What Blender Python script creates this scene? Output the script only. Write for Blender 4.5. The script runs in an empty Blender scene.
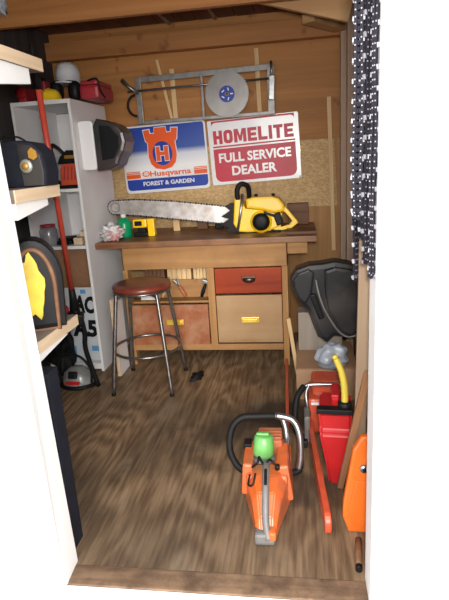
import bpy, bmesh, math, random
from mathutils import Matrix, Vector, Euler
random.seed(7)
scn = bpy.context.scene
C = scn.collection
PI = math.pi

# ------------------------------------------------------------------ camera
cd = bpy.data.cameras.new('camera'); cam = bpy.data.objects.new('camera', cd); C.objects.link(cam)
right = Vector((0.98878728, 0.13748871, -0.05828017))
up = Vector((0.01932169, 0.26920272, 0.9628897))
back = Vector((0.14807564, -0.95321915, 0.26352771))
m = Matrix((right, up, back)).transposed().to_4x4(); m.translation = Vector((0, 0, 1.45))
cam.matrix_world = m
cd.sensor_fit = 'VERTICAL'; cd.sensor_height = 24; cd.sensor_width = 24; cd.lens = 520/600*24
cd.clip_start = 0.05
scn.camera = cam

# ------------------------------------------------------------------ light
w = bpy.data.worlds.new('sky'); scn.world = w; w.use_nodes = True
bg = w.node_tree.nodes['Background']; bg.inputs[0].default_value = (0.97, 0.97, 1.0, 1); bg.inputs[1].default_value = 1.9
fl = bpy.data.lights.new('camera_flash', 'POINT'); fl.energy = 120; fl.shadow_soft_size = 0.05; fl.color = (1.0, 0.96, 0.9)
flo = bpy.data.objects.new('camera_flash', fl); C.objects.link(flo); flo.location = (0.03, -0.03, 1.53)
sl = bpy.data.lights.new('hazy_sun', 'SUN'); sl.energy = 2.2; sl.angle = math.radians(35); sl.color = (1.0, 0.95, 0.88)
slo = bpy.data.objects.new('hazy_sun', sl); C.objects.link(slo); slo.rotation_mode = 'QUATERNION'
slo.rotation_quaternion = Vector((0, 0, -1)).rotation_difference(Vector((-0.20, 1.0, -0.20)).normalized())
vs = scn.view_settings
vs.view_transform = 'Standard'; vs.look = 'None'; vs.gamma = 1; vs.exposure = 0.55; vs.use_curve_mapping = False

# ------------------------------------------------------------------ materials
def nodes(name):
    m = bpy.data.materials.new(name); m.use_nodes = True
    nt = m.node_tree; b = nt.nodes['Principled BSDF']
    return m, nt, b
def N(nt, t, **kw):
    n = nt.nodes.new(t)
    for k, v in kw.items():
        if k.startswith('i_'): n.inputs[k[2:].replace('_', ' ')].default_value = v
        else: setattr(n, k, v)
    return n
def c4(c): return (c[0], c[1], c[2], 1)
def ramp(nt, stops):
    r = nt.nodes.new('ShaderNodeValToRGB'); e = r.color_ramp.elements
    while len(e) < len(stops): e.new(0.5)
    for i, (p, c) in enumerate(stops): e[i].position = p; e[i].color = c4(c)
    return r
def plain(name, col, rough=0.5, metal=0.0, var=0.25, scale=18, bump=0.0, dirt=None, dirt_amt=0.5, spec=0.5, alpha=None, coat=0.0):
    """base colour with mottled variation and optional grime patches"""
    m, nt, b = nodes(name); L = nt.links
    tc = N(nt, 'ShaderNodeTexCoord')
    n1 = N(nt, 'ShaderNodeTexNoise'); n1.inputs['Scale'].default_value = scale; n1.inputs['Detail'].default_value = 5
    L.new(tc.outputs['Object'], n1.inputs['Vector'])
    lo = tuple(x*(1-var) for x in col); hi = tuple(min(1, x*(1+var*0.6)) for x in col)
    r = ramp(nt, [(0.3, lo), (0.7, hi)]); L.new(n1.outputs['Fac'], r.inputs['Fac'])
    out = r.outputs['Color']
    if dirt:
        n2 = N(nt, 'ShaderNodeTexNoise'); n2.inputs['Scale'].default_value = scale*0.45; n2.inputs['Detail'].default_value = 7
        L.new(tc.outputs['Object'], n2.inputs['Vector'])
        r2 = ramp(nt, [(0.45, (0, 0, 0)), (0.72, (dirt_amt,)*3)]); L.new(n2.outputs['Fac'], r2.inputs['Fac'])
        mx = N(nt, 'ShaderNodeMixRGB'); L.new(r2.outputs['Color'], mx.inputs['Fac']); L.new(out, mx.inputs['Color1'])
        mx.inputs['Color2'].default_value = c4(dirt); out = mx.outputs['Color']
    L.new(out, b.inputs['Base Color'])
    b.inputs['Roughness'].default_value = rough; b.inputs['Metallic'].default_value = metal
    b.inputs['Specular IOR Level'].default_value = spec
    b.inputs['Coat Weight'].default_value = coat
    if alpha is not None: b.inputs['Alpha'].default_value = alpha
    if bump:
        bp = N(nt, 'ShaderNodeBump'); bp.inputs['Strength'].default_value = bump; bp.inputs['Distance'].default_value = 0.004
        L.new(n1.outputs['Fac'], bp.inputs['Height']); L.new(bp.outputs['Normal'], b.inputs['Normal'])
    return m
def wood(name, c1, c2, axis='X', grain=22, rough=0.6, knots=None, stain=None, stain_amt=0.6, stain_scale=2.5, warp=2.5, spec=0.3):
    """grain running along axis"""
    m, nt, b = nodes(name); L = nt.links
    tc = N(nt, 'ShaderNodeTexCoord'); mp = N(nt, 'ShaderNodeMapping')
    s = {'X': (0.06, 1, 1), 'Y': (1, 0.06, 1), 'Z': (1, 1, 0.06)}[axis]
    mp.inputs['Scale'].default_value = s
    L.new(tc.outputs['Object'], mp.inputs['Vector'])
    n1 = N(nt, 'ShaderNodeTexNoise'); n1.inputs['Scale'].default_value = grain; n1.inputs['Detail'].default_value = 8; n1.inputs['Distortion'].default_value = warp*0.2
    L.new(mp.outputs['Vector'], n1.inputs['Vector'])
    mid = tuple((a+b_)/2 for a, b_ in zip(c1, c2))
    r = ramp(nt, [(0.3, c1), (0.5, mid), (0.68, c2)]); L.new(n1.outputs['Fac'], r.inputs['Fac'])
    out = r.outputs['Color']
    if knots:
        v = N(nt, 'ShaderNodeTexNoise'); v.inputs['Scale'].default_value = 7; v.inputs['Detail'].default_value = 2
        L.new(tc.outputs['Object'], v.inputs['Vector'])
        r2 = ramp(nt, [(0.66, (0, 0, 0)), (0.74, (0.7,)*3)]); L.new(v.outputs['Fac'], r2.inputs['Fac'])
        mx = N(nt, 'ShaderNodeMixRGB'); L.new(r2.outputs['Color'], mx.inputs['Fac']); L.new(out, mx.inputs['Color1'])
        mx.inputs['Color2'].default_value = c4(knots); out = mx.outputs['Color']
    if stain:
        v = N(nt, 'ShaderNodeTexNoise'); v.inputs['Scale'].default_value = stain_scale; v.inputs['Detail'].default_value = 6; v.inputs['Roughness'].default_value = 0.65
        L.new(tc.outputs['Object'], v.inputs['Vector'])
        r2 = ramp(nt, [(0.42, (0, 0, 0)), (0.65, (stain_amt,)*3)]); L.new(v.outputs['Fac'], r2.inputs['Fac'])
        mx = N(nt, 'ShaderNodeMixRGB'); L.new(r2.outputs['Color'], mx.inputs['Fac']); L.new(out, mx.inputs['Color1'])
        mx.inputs['Color2'].default_value = c4(stain); out = mx.outputs['Color']
    L.new(out, b.inputs['Base Color']); b.inputs['Roughness'].default_value = rough
    b.inputs['Specular IOR Level'].default_value = spec
    bp = N(nt, 'ShaderNodeBump'); bp.inputs['Strength'].default_value = 0.25; bp.inputs['Distance'].default_value = 0.002
    L.new(n1.outputs['Fac'], bp.inputs['Height']); L.new(bp.outputs['Normal'], b.inputs['Normal'])
    return m

def floor_mat():
    m, nt, b = nodes('floor_plywood'); L = nt.links
    tc = N(nt, 'ShaderNodeTexCoord')
    mp = N(nt, 'ShaderNodeMapping'); mp.inputs['Scale'].default_value = (1, 0.26, 1); mp.inputs['Rotation'].default_value = (0, 0, 0.06)
    L.new(tc.outputs['Object'], mp.inputs['Vector'])
    # cathedral plywood figure: contour lines of a slow noise field
    n0 = N(nt, 'ShaderNodeTexNoise'); n0.inputs['Scale'].default_value = 2.2; n0.inputs['Detail'].default_value = 3; n0.inputs['Roughness'].default_value = 0.45
    L.new(mp.outputs['Vector'], n0.inputs['Vector'])
    mul = N(nt, 'ShaderNodeMath', operation='MULTIPLY'); mul.inputs[1].default_value = 105; L.new(n0.outputs['Fac'], mul.inputs[0])
    sn = N(nt, 'ShaderNodeMath', operation='SINE'); L.new(mul.outputs[0], sn.inputs[0])
    ad = N(nt, 'ShaderNodeMapRange'); ad.inputs['From Min'].default_value = -1; ad.inputs['From Max'].default_value = 1; L.new(sn.outputs[0], ad.inputs['Value'])
    fine = N(nt, 'ShaderNodeTexNoise'); fine.inputs['Scale'].default_value = 60; fine.inputs['Detail'].default_value = 8
    mpf = N(nt, 'ShaderNodeMapping'); mpf.inputs['Scale'].default_value = (1, 0.07, 1); mpf.inputs['Rotation'].default_value = (0, 0, 0.06)
    L.new(tc.outputs['Object'], mpf.inputs['Vector']); L.new(mpf.outputs['Vector'], fine.inputs['Vector'])
    mxf = N(nt, 'ShaderNodeMixRGB'); mxf.inputs['Fac'].default_value = 0.83; L.new(ad.outputs[0], mxf.inputs['Color1']); L.new(fine.outputs['Fac'], mxf.inputs['Color2'])
    r = ramp(nt, [(0.34, (0.13, 0.075, 0.038)), (0.5, (0.235, 0.148, 0.080)), (0.66, (0.35, 0.235, 0.135))])
    L.new(mxf.outputs['Color'], r.inputs['Fac'])
    # grime
    g = N(nt, 'ShaderNodeTexNoise'); g.inputs['Scale'].default_value = 2.1; g.inputs['Detail'].default_value = 7; g.inputs['Roughness'].default_value = 0.62
    L.new(tc.outputs['Object'], g.inputs['Vector'])
    r2 = ramp(nt, [(0.44, (0, 0, 0)), (0.68, (0.6,)*3)]); L.new(g.outputs['Fac'], r2.inputs['Fac'])
    mx = N(nt, 'ShaderNodeMixRGB'); L.new(r2.outputs['Color'], mx.inputs['Fac']); L.new(r.outputs['Color'], mx.inputs['Color1']); mx.inputs['Color2'].default_value = (0.07, 0.052, 0.036, 1)
    out = mx.outputs['Color']
    # oil stains, plus broad patches by the door darkened to offset stronger near light
    for (x, y, rad, amt) in ((-0.42, 2.55, 0.34, 0.8), (-0.13, 2.75, 0.30, 0.9), (-1.1, 2.0, 0.35, 0.5), (-0.75, 2.75, 0.3, 0.4), (0.02, 2.05, 0.2, 0.6), (-0.7, 1.52, 0.5, 0.35), (-0.3, 1.6, 0.75, 0.45), (-0.75, 2.3, 0.3, 0.45), (-0.95, 1.75, 0.25, 0.4)):
        vm = N(nt, 'ShaderNodeVectorMath', operation='DISTANCE'); L.new(tc.outputs['Object'], vm.inputs[0]); vm.inputs[1].default_value = (x, y, 0)
        nz = N(nt, 'ShaderNodeMath', operation='MULTIPLY_ADD'); L.new(g.outputs['Fac'], nz.inputs[0]); nz.inputs[1].default_value = 0.9; nz.inputs[2].default_value = -0.45
        sm = N(nt, 'ShaderNodeMath', operation='ADD'); L.new(vm.outputs['Value'], sm.inputs[0]); L.new(nz.outputs[0], sm.inputs[1])
        mr = N(nt, 'ShaderNodeMapRange', interpolation_type='SMOOTHSTEP'); L.new(sm.outputs[0], mr.inputs['Value'])
        mr.inputs['From Min'].default_value = rad*0.25; mr.inputs['From Max'].default_value = rad; mr.inputs['To Min'].default_value = amt; mr.inputs['To Max'].default_value = 0
        q = N(nt, 'ShaderNodeMixRGB'); L.new(mr.outputs[0], q.inputs['Fac']); L.new(out, q.inputs['Color1']); q.inputs['Color2'].default_value = (0.035, 0.028, 0.022, 1)
        out = q.outputs['Color']
    # pale scuffs
    s_ = N(nt, 'ShaderNodeTexNoise'); s_.inputs['Scale'].default_value = 5; s_.inputs['Detail'].default_value = 9
    L.new(mp.outputs['Vector'], s_.inputs['Vector'])
    r3 = ramp(nt, [(0.60, (0, 0, 0)), (0.78, (0.45,)*3)]); L.new(s_.outputs['Fac'], r3.inputs['Fac'])
    mx3 = N(nt, 'ShaderNodeMixRGB'); L.new(r3.outputs['Color'], mx3.inputs['Fac']); L.new(out, mx3.inputs['Color1']); mx3.inputs['Color2'].default_value = (0.36, 0.30, 0.22, 1)
    L.new(mx3.outputs['Color'], b.inputs['Base Color']); b.inputs['Roughness'].default_value = 0.6; b.inputs['Specular IOR Level'].default_value = 0.35
    return m

def osb_mat():
    m, nt, b = nodes('osb_board'); L = nt.links
    tc = N(nt, 'ShaderNodeTexCoord')
    v = N(nt, 'ShaderNodeTexVoronoi'); v.inputs['Scale'].default_value = 75
    mp = N(nt, 'ShaderNodeMapping'); mp.inputs['Scale'].default_value = (0.7, 1, 1.2); L.new(tc.outputs['Object'], mp.inputs['Vector']); L.new(mp.outputs['Vector'], v.inputs['Vector'])
    sep = N(nt, 'ShaderNodeSeparateColor'); L.new(v.outputs['Color'], sep.inputs['Color'])
    r = ramp(nt, [(0.0, (0.42, 0.26, 0.11)), (0.5, (0.50, 0.33, 0.15)), (1.0, (0.60, 0.41, 0.20))]); L.new(sep.outputs[0], r.inputs['Fac'])
    L.new(r.outputs['Color'], b.inputs['Base Color']); b.inputs['Roughness'].default_value = 0.7
    return m

M = {}
M['floor'] = floor_mat()
M['osb'] = osb_mat()
M['ply_orange'] = wood('plywood_orange', (0.29, 0.118, 0.032), (0.45, 0.205, 0.064), 'X', 9, knots=(0.12, 0.045, 0.015), warp=6)
M['beam'] = wood('beam_wood', (0.31, 0.122, 0.036), (0.46, 0.205, 0.068), 'X', 14, knots=(0.16, 0.06, 0.02))
M['brace'] = wood('brace_wood', (0.40, 0.21, 0.09), (0.56, 0.34, 0.16), 'X', 14, knots=(0.18, 0.08, 0.03))
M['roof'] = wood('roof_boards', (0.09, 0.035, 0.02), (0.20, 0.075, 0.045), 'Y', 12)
M['sidewall'] = wood('side_wall_wood', (0.36, 0.25, 0.175), (0.52, 0.375, 0.27), 'Z', 12)
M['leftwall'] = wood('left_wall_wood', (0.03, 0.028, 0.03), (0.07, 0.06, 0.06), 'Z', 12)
M['innerfront'] = wood('front_wall_inner_wood', (0.12, 0.08, 0.05), (0.22, 0.14, 0.09), 'Z', 12)
M['stud'] = wood('stud_wood', (0.24, 0.15, 0.085), (0.38, 0.25, 0.15), 'Z', 14)
M['white_trim'] = plain('white_paint', (0.86, 0.86, 0.85), 0.45, var=0.04, scale=5, dirt=(0.45, 0.40, 0.34), dirt_amt=0.15)
M['sill'] = wood('sill_wood', (0.10, 0.06, 0.035), (0.22, 0.14, 0.085), 'X', 22, stain=(0.05, 0.03, 0.02), stain_amt=0.7, stain_scale=9)
M['ground'] = plain('ground_soil', (0.16, 0.13, 0.10), 0.9, var=0.5, scale=14, bump=0.5)
M['bench'] = wood('bench_pine', (0.28, 0.135, 0.045), (0.42, 0.225, 0.085), 'X', 14, knots=(0.2, 0.09, 0.04), stain=(0.22, 0.115, 0.05), stain_amt=0.5, stain_scale=4)
M['bench_v'] = wood('bench_pine_upright', (0.28, 0.135, 0.045), (0.42, 0.225, 0.085), 'Z', 14)
M['bench_top'] = wood('bench_top_wood', (0.17, 0.075, 0.035), (0.33, 0.16, 0.075), 'X', 16, stain=(0.07, 0.035, 0.02), stain_amt=0.6, stain_scale=5, rough=0.4)
M['drawer_red'] = wood('red_stained_wood', (0.20, 0.022, 0.006), (0.38, 0.055, 0.012), 'X', 12, rough=0.4, spec=0.2)
M['drawer_worn'] = wood('worn_red_paint_wood', (0.22, 0.062, 0.022), (0.31, 0.10, 0.038), 'Z', 5, stain=(0.40, 0.26, 0.16), stain_amt=0.5, stain_scale=7)
M['drawer_pale'] = wood('pale_plywood', (0.27, 0.15, 0.065), (0.40, 0.25, 0.125), 'X', 8, stain=(0.42, 0.29, 0.17), stain_amt=0.5, stain_scale=4)
M['brass'] = plain('brass', (0.95, 0.66, 0.10), 0.3, 0.6, 0.1)
M['dark_brass'] = plain('dark_brass', (0.10, 0.07, 0.05), 0.35, 0.8, 0.2)
M['white_melamine'] = plain('white_melamine', (0.80, 0.79, 0.80), 0.5, var=0.04, scale=4, dirt=(0.55, 0.53, 0.51), dirt_amt=0.3)
M['white_edge'] = plain('white_edge', (0.70, 0.70, 0.69), 0.4, var=0.03)
M['hardboard'] = plain('brown_hardboard', (0.26, 0.13, 0.065), 0.7, var=0.12)
M['cut_ply'] = wood('cut_plywood_edge', (0.50, 0.37, 0.24), (0.62, 0.48, 0.33), 'Y', 40)
M['shelf_top'] = plain('grey_shelf_top', (0.17, 0.14, 0.12), 0.7, var=0.3, scale=8)
M['chrome'] = plain('chrome', (0.36, 0.36, 0.37), 0.28, 0.9, 0.1)
M['blade_steel'] = plain('saw_blade_steel', (0.20, 0.19, 0.185), 0.42, 0.6, 0.2, scale=8)
M['steel'] = plain('brushed_steel', (0.27, 0.27, 0.27), 0.36, 0.85, 0.25, scale=30)
M['bar_steel'] = plain('bar_steel', (0.50, 0.48, 0.47), 0.42, 0.75, 0.25, scale=25, dirt=(0.25, 0.16, 0.10), dirt_amt=0.5)
M['grey_metal'] = plain('grey_painted_metal', (0.22, 0.21, 0.20), 0.45, 0.5, 0.25)
M['stool_leg'] = plain('stool_leg_steel', (0.22, 0.20, 0.19), 0.3, 0.85, 0.3, scale=30)
M['stool_seat'] = plain('oxblood_vinyl', (0.16, 0.03, 0.018), 0.28, var=0.3, scale=16, dirt=(0.30, 0.13, 0.07), dirt_amt=0.5)
M['black'] = plain('black_plastic', (0.007, 0.007, 0.008), 0.5, var=0.25, spec=0.2)
M['black_rubber'] = plain('black_rubber', (0.009, 0.009, 0.009), 0.6, var=0.3, spec=0.2)
M['black_case'] = plain('black_case_plastic', (0.014, 0.014, 0.016), 0.45, var=0.3, scale=9, dirt=(0.10, 0.085, 0.07), dirt_amt=0.5, spec=0.3)
M['navy'] = plain('navy_cloth', (0.010, 0.011, 0.018), 0.8, var=0.3, spec=0.2)
M['yellow'] = plain('saw_yellow', (0.90, 0.56, 0.01), 0.32, var=0.08, coat=0.3)
M['yellow_dirty'] = plain('dull_yellow', (0.60, 0.44, 0.03), 0.5, var=0.15, scale=20, dirt=(0.08, 0.06, 0.03), dirt_amt=0.7)
M['orange'] = plain('saw_orange', (0.66, 0.125, 0.025), 0.34, var=0.14, scale=14, dirt=(0.24, 0.10, 0.06), dirt_amt=0.75, coat=0.1)
M['orange_clean'] = plain('orange_plastic', (0.66, 0.13, 0.012), 0.35, var=0.06, coat=0.2)
M['orange_faded'] = plain('faded_orange', (0.42, 0.12, 0.05), 0.6, var=0.2, scale=20, dirt=(0.20, 0.10, 0.06), dirt_amt=0.5)
M['red_orange'] = plain('red_orange_plastic', (0.52, 0.075, 0.03), 0.36, var=0.14, coat=0.2)
M['pole_red'] = plain('pole_red', (0.50, 0.06, 0.035), 0.32, var=0.12, coat=0.2)
M['red'] = plain('red_plastic', (0.40, 0.012, 0.014), 0.4, var=0.15, scale=7, spec=0.3)
M['dark_red'] = plain('dark_red_plastic', (0.32, 0.02, 0.03), 0.45, var=0.25, scale=10)
M['spout_yellow'] = plain('spout_yellow', (0.52, 0.40, 0.05), 0.4, var=0.08)
M['green'] = plain('green_plastic', (0.09, 0.36, 0.07), 0.35, var=0.2, scale=12, dirt=(0.25, 0.45, 0.20), dirt_amt=0.4)
M['bottle_green'] = plain('bottle_green', (0.0, 0.26, 0.10), 0.3, var=0.1)
M['grip_grey'] = plain('grey_grip', (0.15, 0.145, 0.14), 0.5, 0.1, 0.2)
M['hat_yellow'] = plain('hard_hat_yellow', (0.85, 0.55, 0.02), 0.35, var=0.05)
M['hat_white'] = plain('hard_hat_white', (0.62, 0.63, 0.66), 0.35, var=0.08)
M['sign_white'] = plain('sign_white', (0.72, 0.72, 0.74), 0.28, var=0.03, coat=0.3)
M['sign_red'] = plain('sign_red', (0.50, 0.012, 0.04), 0.4, var=0.06, spec=0.3)
M['sign_blue'] = plain('sign_blue', (0.012, 0.045, 0.33), 0.4, var=0.06, spec=0.3)
M['sign_orange'] = plain('sign_orange', (0.75, 0.10, 0.015), 0.4, var=0.04, spec=0.3)
M['poster_white'] = plain('poster_white', (0.52, 0.55, 0.58), 0.5, var=0.05)
M['poster_blue'] = plain('poster_blue', (0.10, 0.28, 0.50), 0.5, var=0.05)
M['grey_board'] = wood('grey_weathered_board', (0.24, 0.20, 0.16), (0.36, 0.31, 0.26), 'Z', 14)
M['tan_board'] = wood('tan_board', (0.25, 0.175, 0.115), (0.36, 0.265, 0.18), 'Z', 14)
M['rust_board'] = wood('orange_brown_board', (0.22, 0.105, 0.05), (0.34, 0.18, 0.09), 'Z', 14)
M['stick'] = wood('pale_stick', (0.55, 0.36, 0.17), (0.70, 0.50, 0.27), 'Z', 30)
M['dark_block'] = wood('dark_wood_block', (0.10, 0.045, 0.025), (0.20, 0.10, 0.05), 'X', 16)
M['cardboard'] = plain('cardboard', (0.42, 0.25, 0.14), 0.8, var=0.12, scale=6, dirt=(0.28, 0.17, 0.10), dirt_amt=0.5)
M['plastic_bag'] = plain('cloudy_plastic', (0.38, 0.42, 0.48), 0.35, var=0.3, scale=18, bump=0.6)
M['white_crinkle'] = plain('white_crinkled_plastic', (0.62, 0.62, 0.62), 0.4, var=0.2, scale=25, bump=0.8, dirt=(0.55, 0.05, 0.05), dirt_amt=0.9)
M['clear'] = plain('grey_clear_plastic', (0.22, 0.22, 0.21), 0.25, var=0.4, scale=14)
M['jar'] = plain('grey_glass_jar', (0.20, 0.20, 0.21), 0.2, var=0.25)
M['silver'] = plain('silver_badge', (0.30, 0.29, 0.25), 0.35, 0.4, 0.1)
M['gold'] = plain('gold_badge', (0.36, 0.19, 0.03), 0.4, 0.3, 0.1)
M['visor'] = plain('smoked_visor', (0.035, 0.045, 0.045), 0.3, var=0.4, scale=6, dirt=(0.07, 0.02, 0.02), dirt_amt=0.8)
M['chain'] = plain('chain_steel', (0.016, 0.014, 0.021), 0.42, 0.2, 0.4, spec=0.3, scale=60)
M['chain_bright'] = plain('chain_cutter_steel', (0.45, 0.44, 0.48), 0.3, 0.7, 0.1)

# Husqvarna sign: printed blue field fading to white (object space, metres from the sign's centre)
def fade_mat():
    m, nt, b = nodes('sign_blue_to_white_print'); L = nt.links
    tc = N(nt, 'ShaderNodeTexCoord'); sp = N(nt, 'ShaderNodeSeparateXYZ'); L.new(tc.outputs['Object'], sp.inputs[0])
    r = ramp(nt, [(0.0, (0.80, 0.80, 0.81)), (0.28, (0.62, 0.64, 0.72)), (0.42, (0.04, 0.09, 0.36)), (1.0, (0.012, 0.045, 0.33))])
    mr = N(nt, 'ShaderNodeMapRange'); mr.inputs['From Min'].default_value = -0.06; mr.inputs['From Max'].default_value = 0.25
    L.new(sp.outputs['Z'], mr.inputs['Value']); L.new(mr.outputs[0], r.inputs['Fac']); L.new(r.outputs['Color'], b.inputs['Base Color'])
    b.inputs['Roughness'].default_value = 0.4; b.inputs['Specular IOR Level'].default_value = 0.3
    return m
M['sign_fade'] = fade_mat()

# ------------------------------------------------------------------ mesh helpers
class MB:
    def __init__(s): s.bm = bmesh.new(); s.mi = 0
    def merge(s, tmp, mat=None):
        for f in tmp.faces: f.material_index = s.mi
        if mat is not None: bmesh.ops.transform(tmp, matrix=mat, verts=tmp.verts)
        me = bpy.data.meshes.new('tmp'); tmp.to_mesh(me); s.bm.from_mesh(me); bpy.data.meshes.remove(me); tmp.free()
    def box(s, c, d, rot=(0, 0, 0), bev=0.0, taper=None, seg=1):
        t = bmesh.new(); bmesh.ops.create_cube(t, size=1)
        for v in t.verts:
            k = 1
            if taper and v.co.z > 0: k = taper
            v.co = Vector((v.co.x*d[0]*k, v.co.y*d[1]*k, v.co.z*d[2]))
        if bev: bmesh.ops.bevel(t, geom=t.edges[:], offset=bev, segments=seg if seg > 1 else 2, affect='EDGES', profile=0.6)
        s.merge(t, Matrix.Translation(c) @ Euler(rot).to_matrix().to_4x4()); return s
    def span(s, x0, x1, y0, y1, z0, z1, bev=0.0):
        return s.box(((x0+x1)/2, (y0+y1)/2, (z0+z1)/2), (abs(x1-x0), abs(y1-y0), abs(z1-z0)), bev=bev)
    def tube(s, pts, r, seg=10, closed=False):
        pts = [Vector(p) for p in pts]; n = len(pts); t = bmesh.new(); rings = []
        rad = r if isinstance(r, (list, tuple)) else [r]*n
        pn = None
        for i, p in enumerate(pts):
            a = pts[(i-1) % n] if (closed or i > 0) else p; b = pts[(i+1) % n] if (closed or i < n-1) else p
            d = (b-a).normalized()
            if pn is None:
                pn = d.orthogonal().normalized()
            else:
                pn = (pn - d*pn.dot(d)); pn = pn.normalized() if pn.length > 1e-6 else d.orthogonal().normalized()
            q = d.cross(pn)
            rings.append([t.verts.new(p + (pn*math.cos(2*PI*k/seg) + q*math.sin(2*PI*k/seg))*rad[i]) for k in range(seg)])
        rng = n if closed else n-1
        for i in range(rng):
            A = rings[i]; B = rings[(i+1) % n]
            for k in range(seg):
                f = t.faces.new((A[k], A[(k+1) % seg], B[(k+1) % seg], B[k])); f.smooth = True
        if not closed:
            t.faces.new(list(reversed(rings[0]))); t.faces.new(rings[-1])
        bmesh.ops.recalc_face_normals(t, faces=t.faces[:])
        s.merge(t); return s
    def lathe(s, prof, c=(0, 0, 0), rot=(0, 0, 0), seg=24, scale=(1, 1, 1)):
        """prof: (radius, z) from bottom to top, closed at both ends"""
        t = bmesh.new(); rings = []
        for r, z in prof:
            if r < 1e-5: rings.append([t.verts.new((0, 0, z))])
            else: rings.append([t.verts.new((r*math.cos(2*PI*k/seg)*scale[0], r*math.sin(2*PI*k/seg)*scale[1], z*scale[2])) for k in range(seg)])
        for A, B in zip(rings, rings[1:]):
            for k in range(seg):
                a = A[k % len(A)]; a2 = A[(k+1) % len(A)]; b = B[k % len(B)]; b2 = B[(k+1) % len(B)]
                vs_ = []
                for v in (a, a2, b2, b):
                    if v not in vs_: vs_.append(v)
                if len(vs_) > 2:
                    f = t.faces.new(vs_); f.smooth = True
        if len(rings[0]) > 1: t.faces.new(list(reversed(rings[0])))
        if len(rings[-1]) > 1: t.faces.new(rings[-1])
        bmesh.ops.recalc_face_normals(t, faces=t.faces[:])
        s.merge(t, Matrix.Translation(c) @ Euler(rot).to_matrix().to_4x4()); return s
    def prism(s, pts, y0, y1, bev=0.0, mat=None, holes=None):
        """outline in x,z pulled from y0 to y1"""
        t = bmesh.new()
        if holes:
            es = []
            for lp in [pts] + holes:
                vv = [t.verts.new((x, y0, z)) for x, z in lp]
                es += [t.edges.new((vv[i], vv[(i+1) % len(vv)])) for i in range(len(vv))]
            bmesh.ops.triangle_fill(t, edges=es, use_beauty=True)
            fs = t.faces[:]
        else:
            fs = [t.faces.new([t.verts.new((x, y0, z)) for x, z in pts])]
        ex = bmesh.ops.extrude_face_region(t, geom=fs)
        for v in [g for g in ex['geom'] if isinstance(g, bmesh.types.BMVert)]: v.co.y = y1
        bmesh.ops.recalc_face_normals(t, faces=t.faces[:])
        if bev:
            ed = [e for e in t.edges if abs(e.verts[0].co.y-e.verts[1].co.y) < 1e-6 and not e.is_boundary and e.calc_face_angle(0) > 0.8]
            bmesh.ops.bevel(t, geom=ed, offset=bev, segments=2, affect='EDGES', profile=0.6)
        s.merge(t, mat); return s
    def blob(s, c, d, rot=(0, 0, 0), sub=3, rough=0.0, seed=0, flat=None, freq=6.0, power=1.0):
        from mathutils import noise
        t = bmesh.new(); bmesh.ops.create_icosphere(t, subdivisions=sub, radius=1)
        for v in t.verts:
            p = v.co.copy()
            if power != 1.0:
                p = Vector([math.copysign(abs(a)**power, a) for a in p])
            k = 1 + rough*noise.noise(v.co*freq*0.4 + Vector((seed*7.1, seed, 0)))*2
            p = Vector((p.x*d[0]/2, p.y*d[1]/2, p.z*d[2]/2))*k
            if flat is not None and p.z < flat: p.z = flat
            v.co = p
        for f in t.faces: f.smooth = True
        s.merge(t, Matrix.Translation(c) @ Euler(rot).to_matrix().to_4x4()); return s
    def build(s, name, mat, parent=None, loc=None, rot=None):
        me = bpy.data.meshes.new(name); s.bm.to_mesh(me); s.bm.free()
        for q in (mat if isinstance(mat, (list, tuple)) else [mat]): me.materials.append(M[q])
        o = bpy.data.objects.new(name, me); C.objects.link(o)
        if parent: o.parent = parent
        if loc: o.location = loc
        if rot: o.rotation_euler = rot
        return o
def thing(name, label, cat, loc=(0, 0, 0), rot=(0, 0, 0), group=None):
    o = bpy.data.objects.new(name, None); o.empty_display_size = 0.05; C.objects.link(o); o.location = loc; o.rotation_euler = rot
    o['label'] = label; o['category'] = cat
    if group: o['group'] = group
    return o
def tag(o, label, cat, group=None):
    o['label'] = label; o['category'] = cat
    if group: o['group'] = group
    return o
def struct(o): o['kind'] = 'structure'; return o
def copy_tree(o, parent=None):
    c = o.copy(); C.objects.link(c)
    if parent: c.parent = parent
    for ch in list(o.children): copy_tree(ch, c)
    return c
def rrect(x0, x1, z0, z1, r, n=5, corners=(1, 1, 1, 1)):
    """rounded rectangle outline, corners bl, br, tr, tl"""
    out = []
    for (cx, cz, a0, on) in ((x0+r, z0+r, PI, corners[0]), (x1-r, z0+r, 1.5*PI, corners[1]), (x1-r, z1-r, 0, corners[2]), (x0+r, z1-r, 0.5*PI, corners[3])):
        if on:
            for k in range(n+1):
                a = a0 + k/n*PI/2; out.append((cx+r*math.cos(a), cz+r*math.sin(a)))
        else:
            out.append((cx + (r if cx > (x0+x1)/2 else -r), cz + (r if cz > (z0+z1)/2 else -r)))
    return out
def ellipse(cx, cz, rx, rz, n=28): return [(cx+rx*math.cos(2*PI*k/n), cz+rz*math.sin(2*PI*k/n)) for k in range(n)]
def smooth_path(pts, n=6):
    P = [Vector(p) for p in pts]; out = []
    for i in range(len(P)-1):
        p0 = P[max(i-1, 0)]; p1 = P[i]; p2 = P[i+1]; p3 = P[min(i+2, len(P)-1)]
        for k in range(n):
            t = k/n
            out.append(0.5*((2*p1)+(-p0+p2)*t+(2*p0-5*p1+4*p2-p3)*t*t+(-p0+3*p1-3*p2+p3)*t**3))
    out.append(P[-1]); return out
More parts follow.
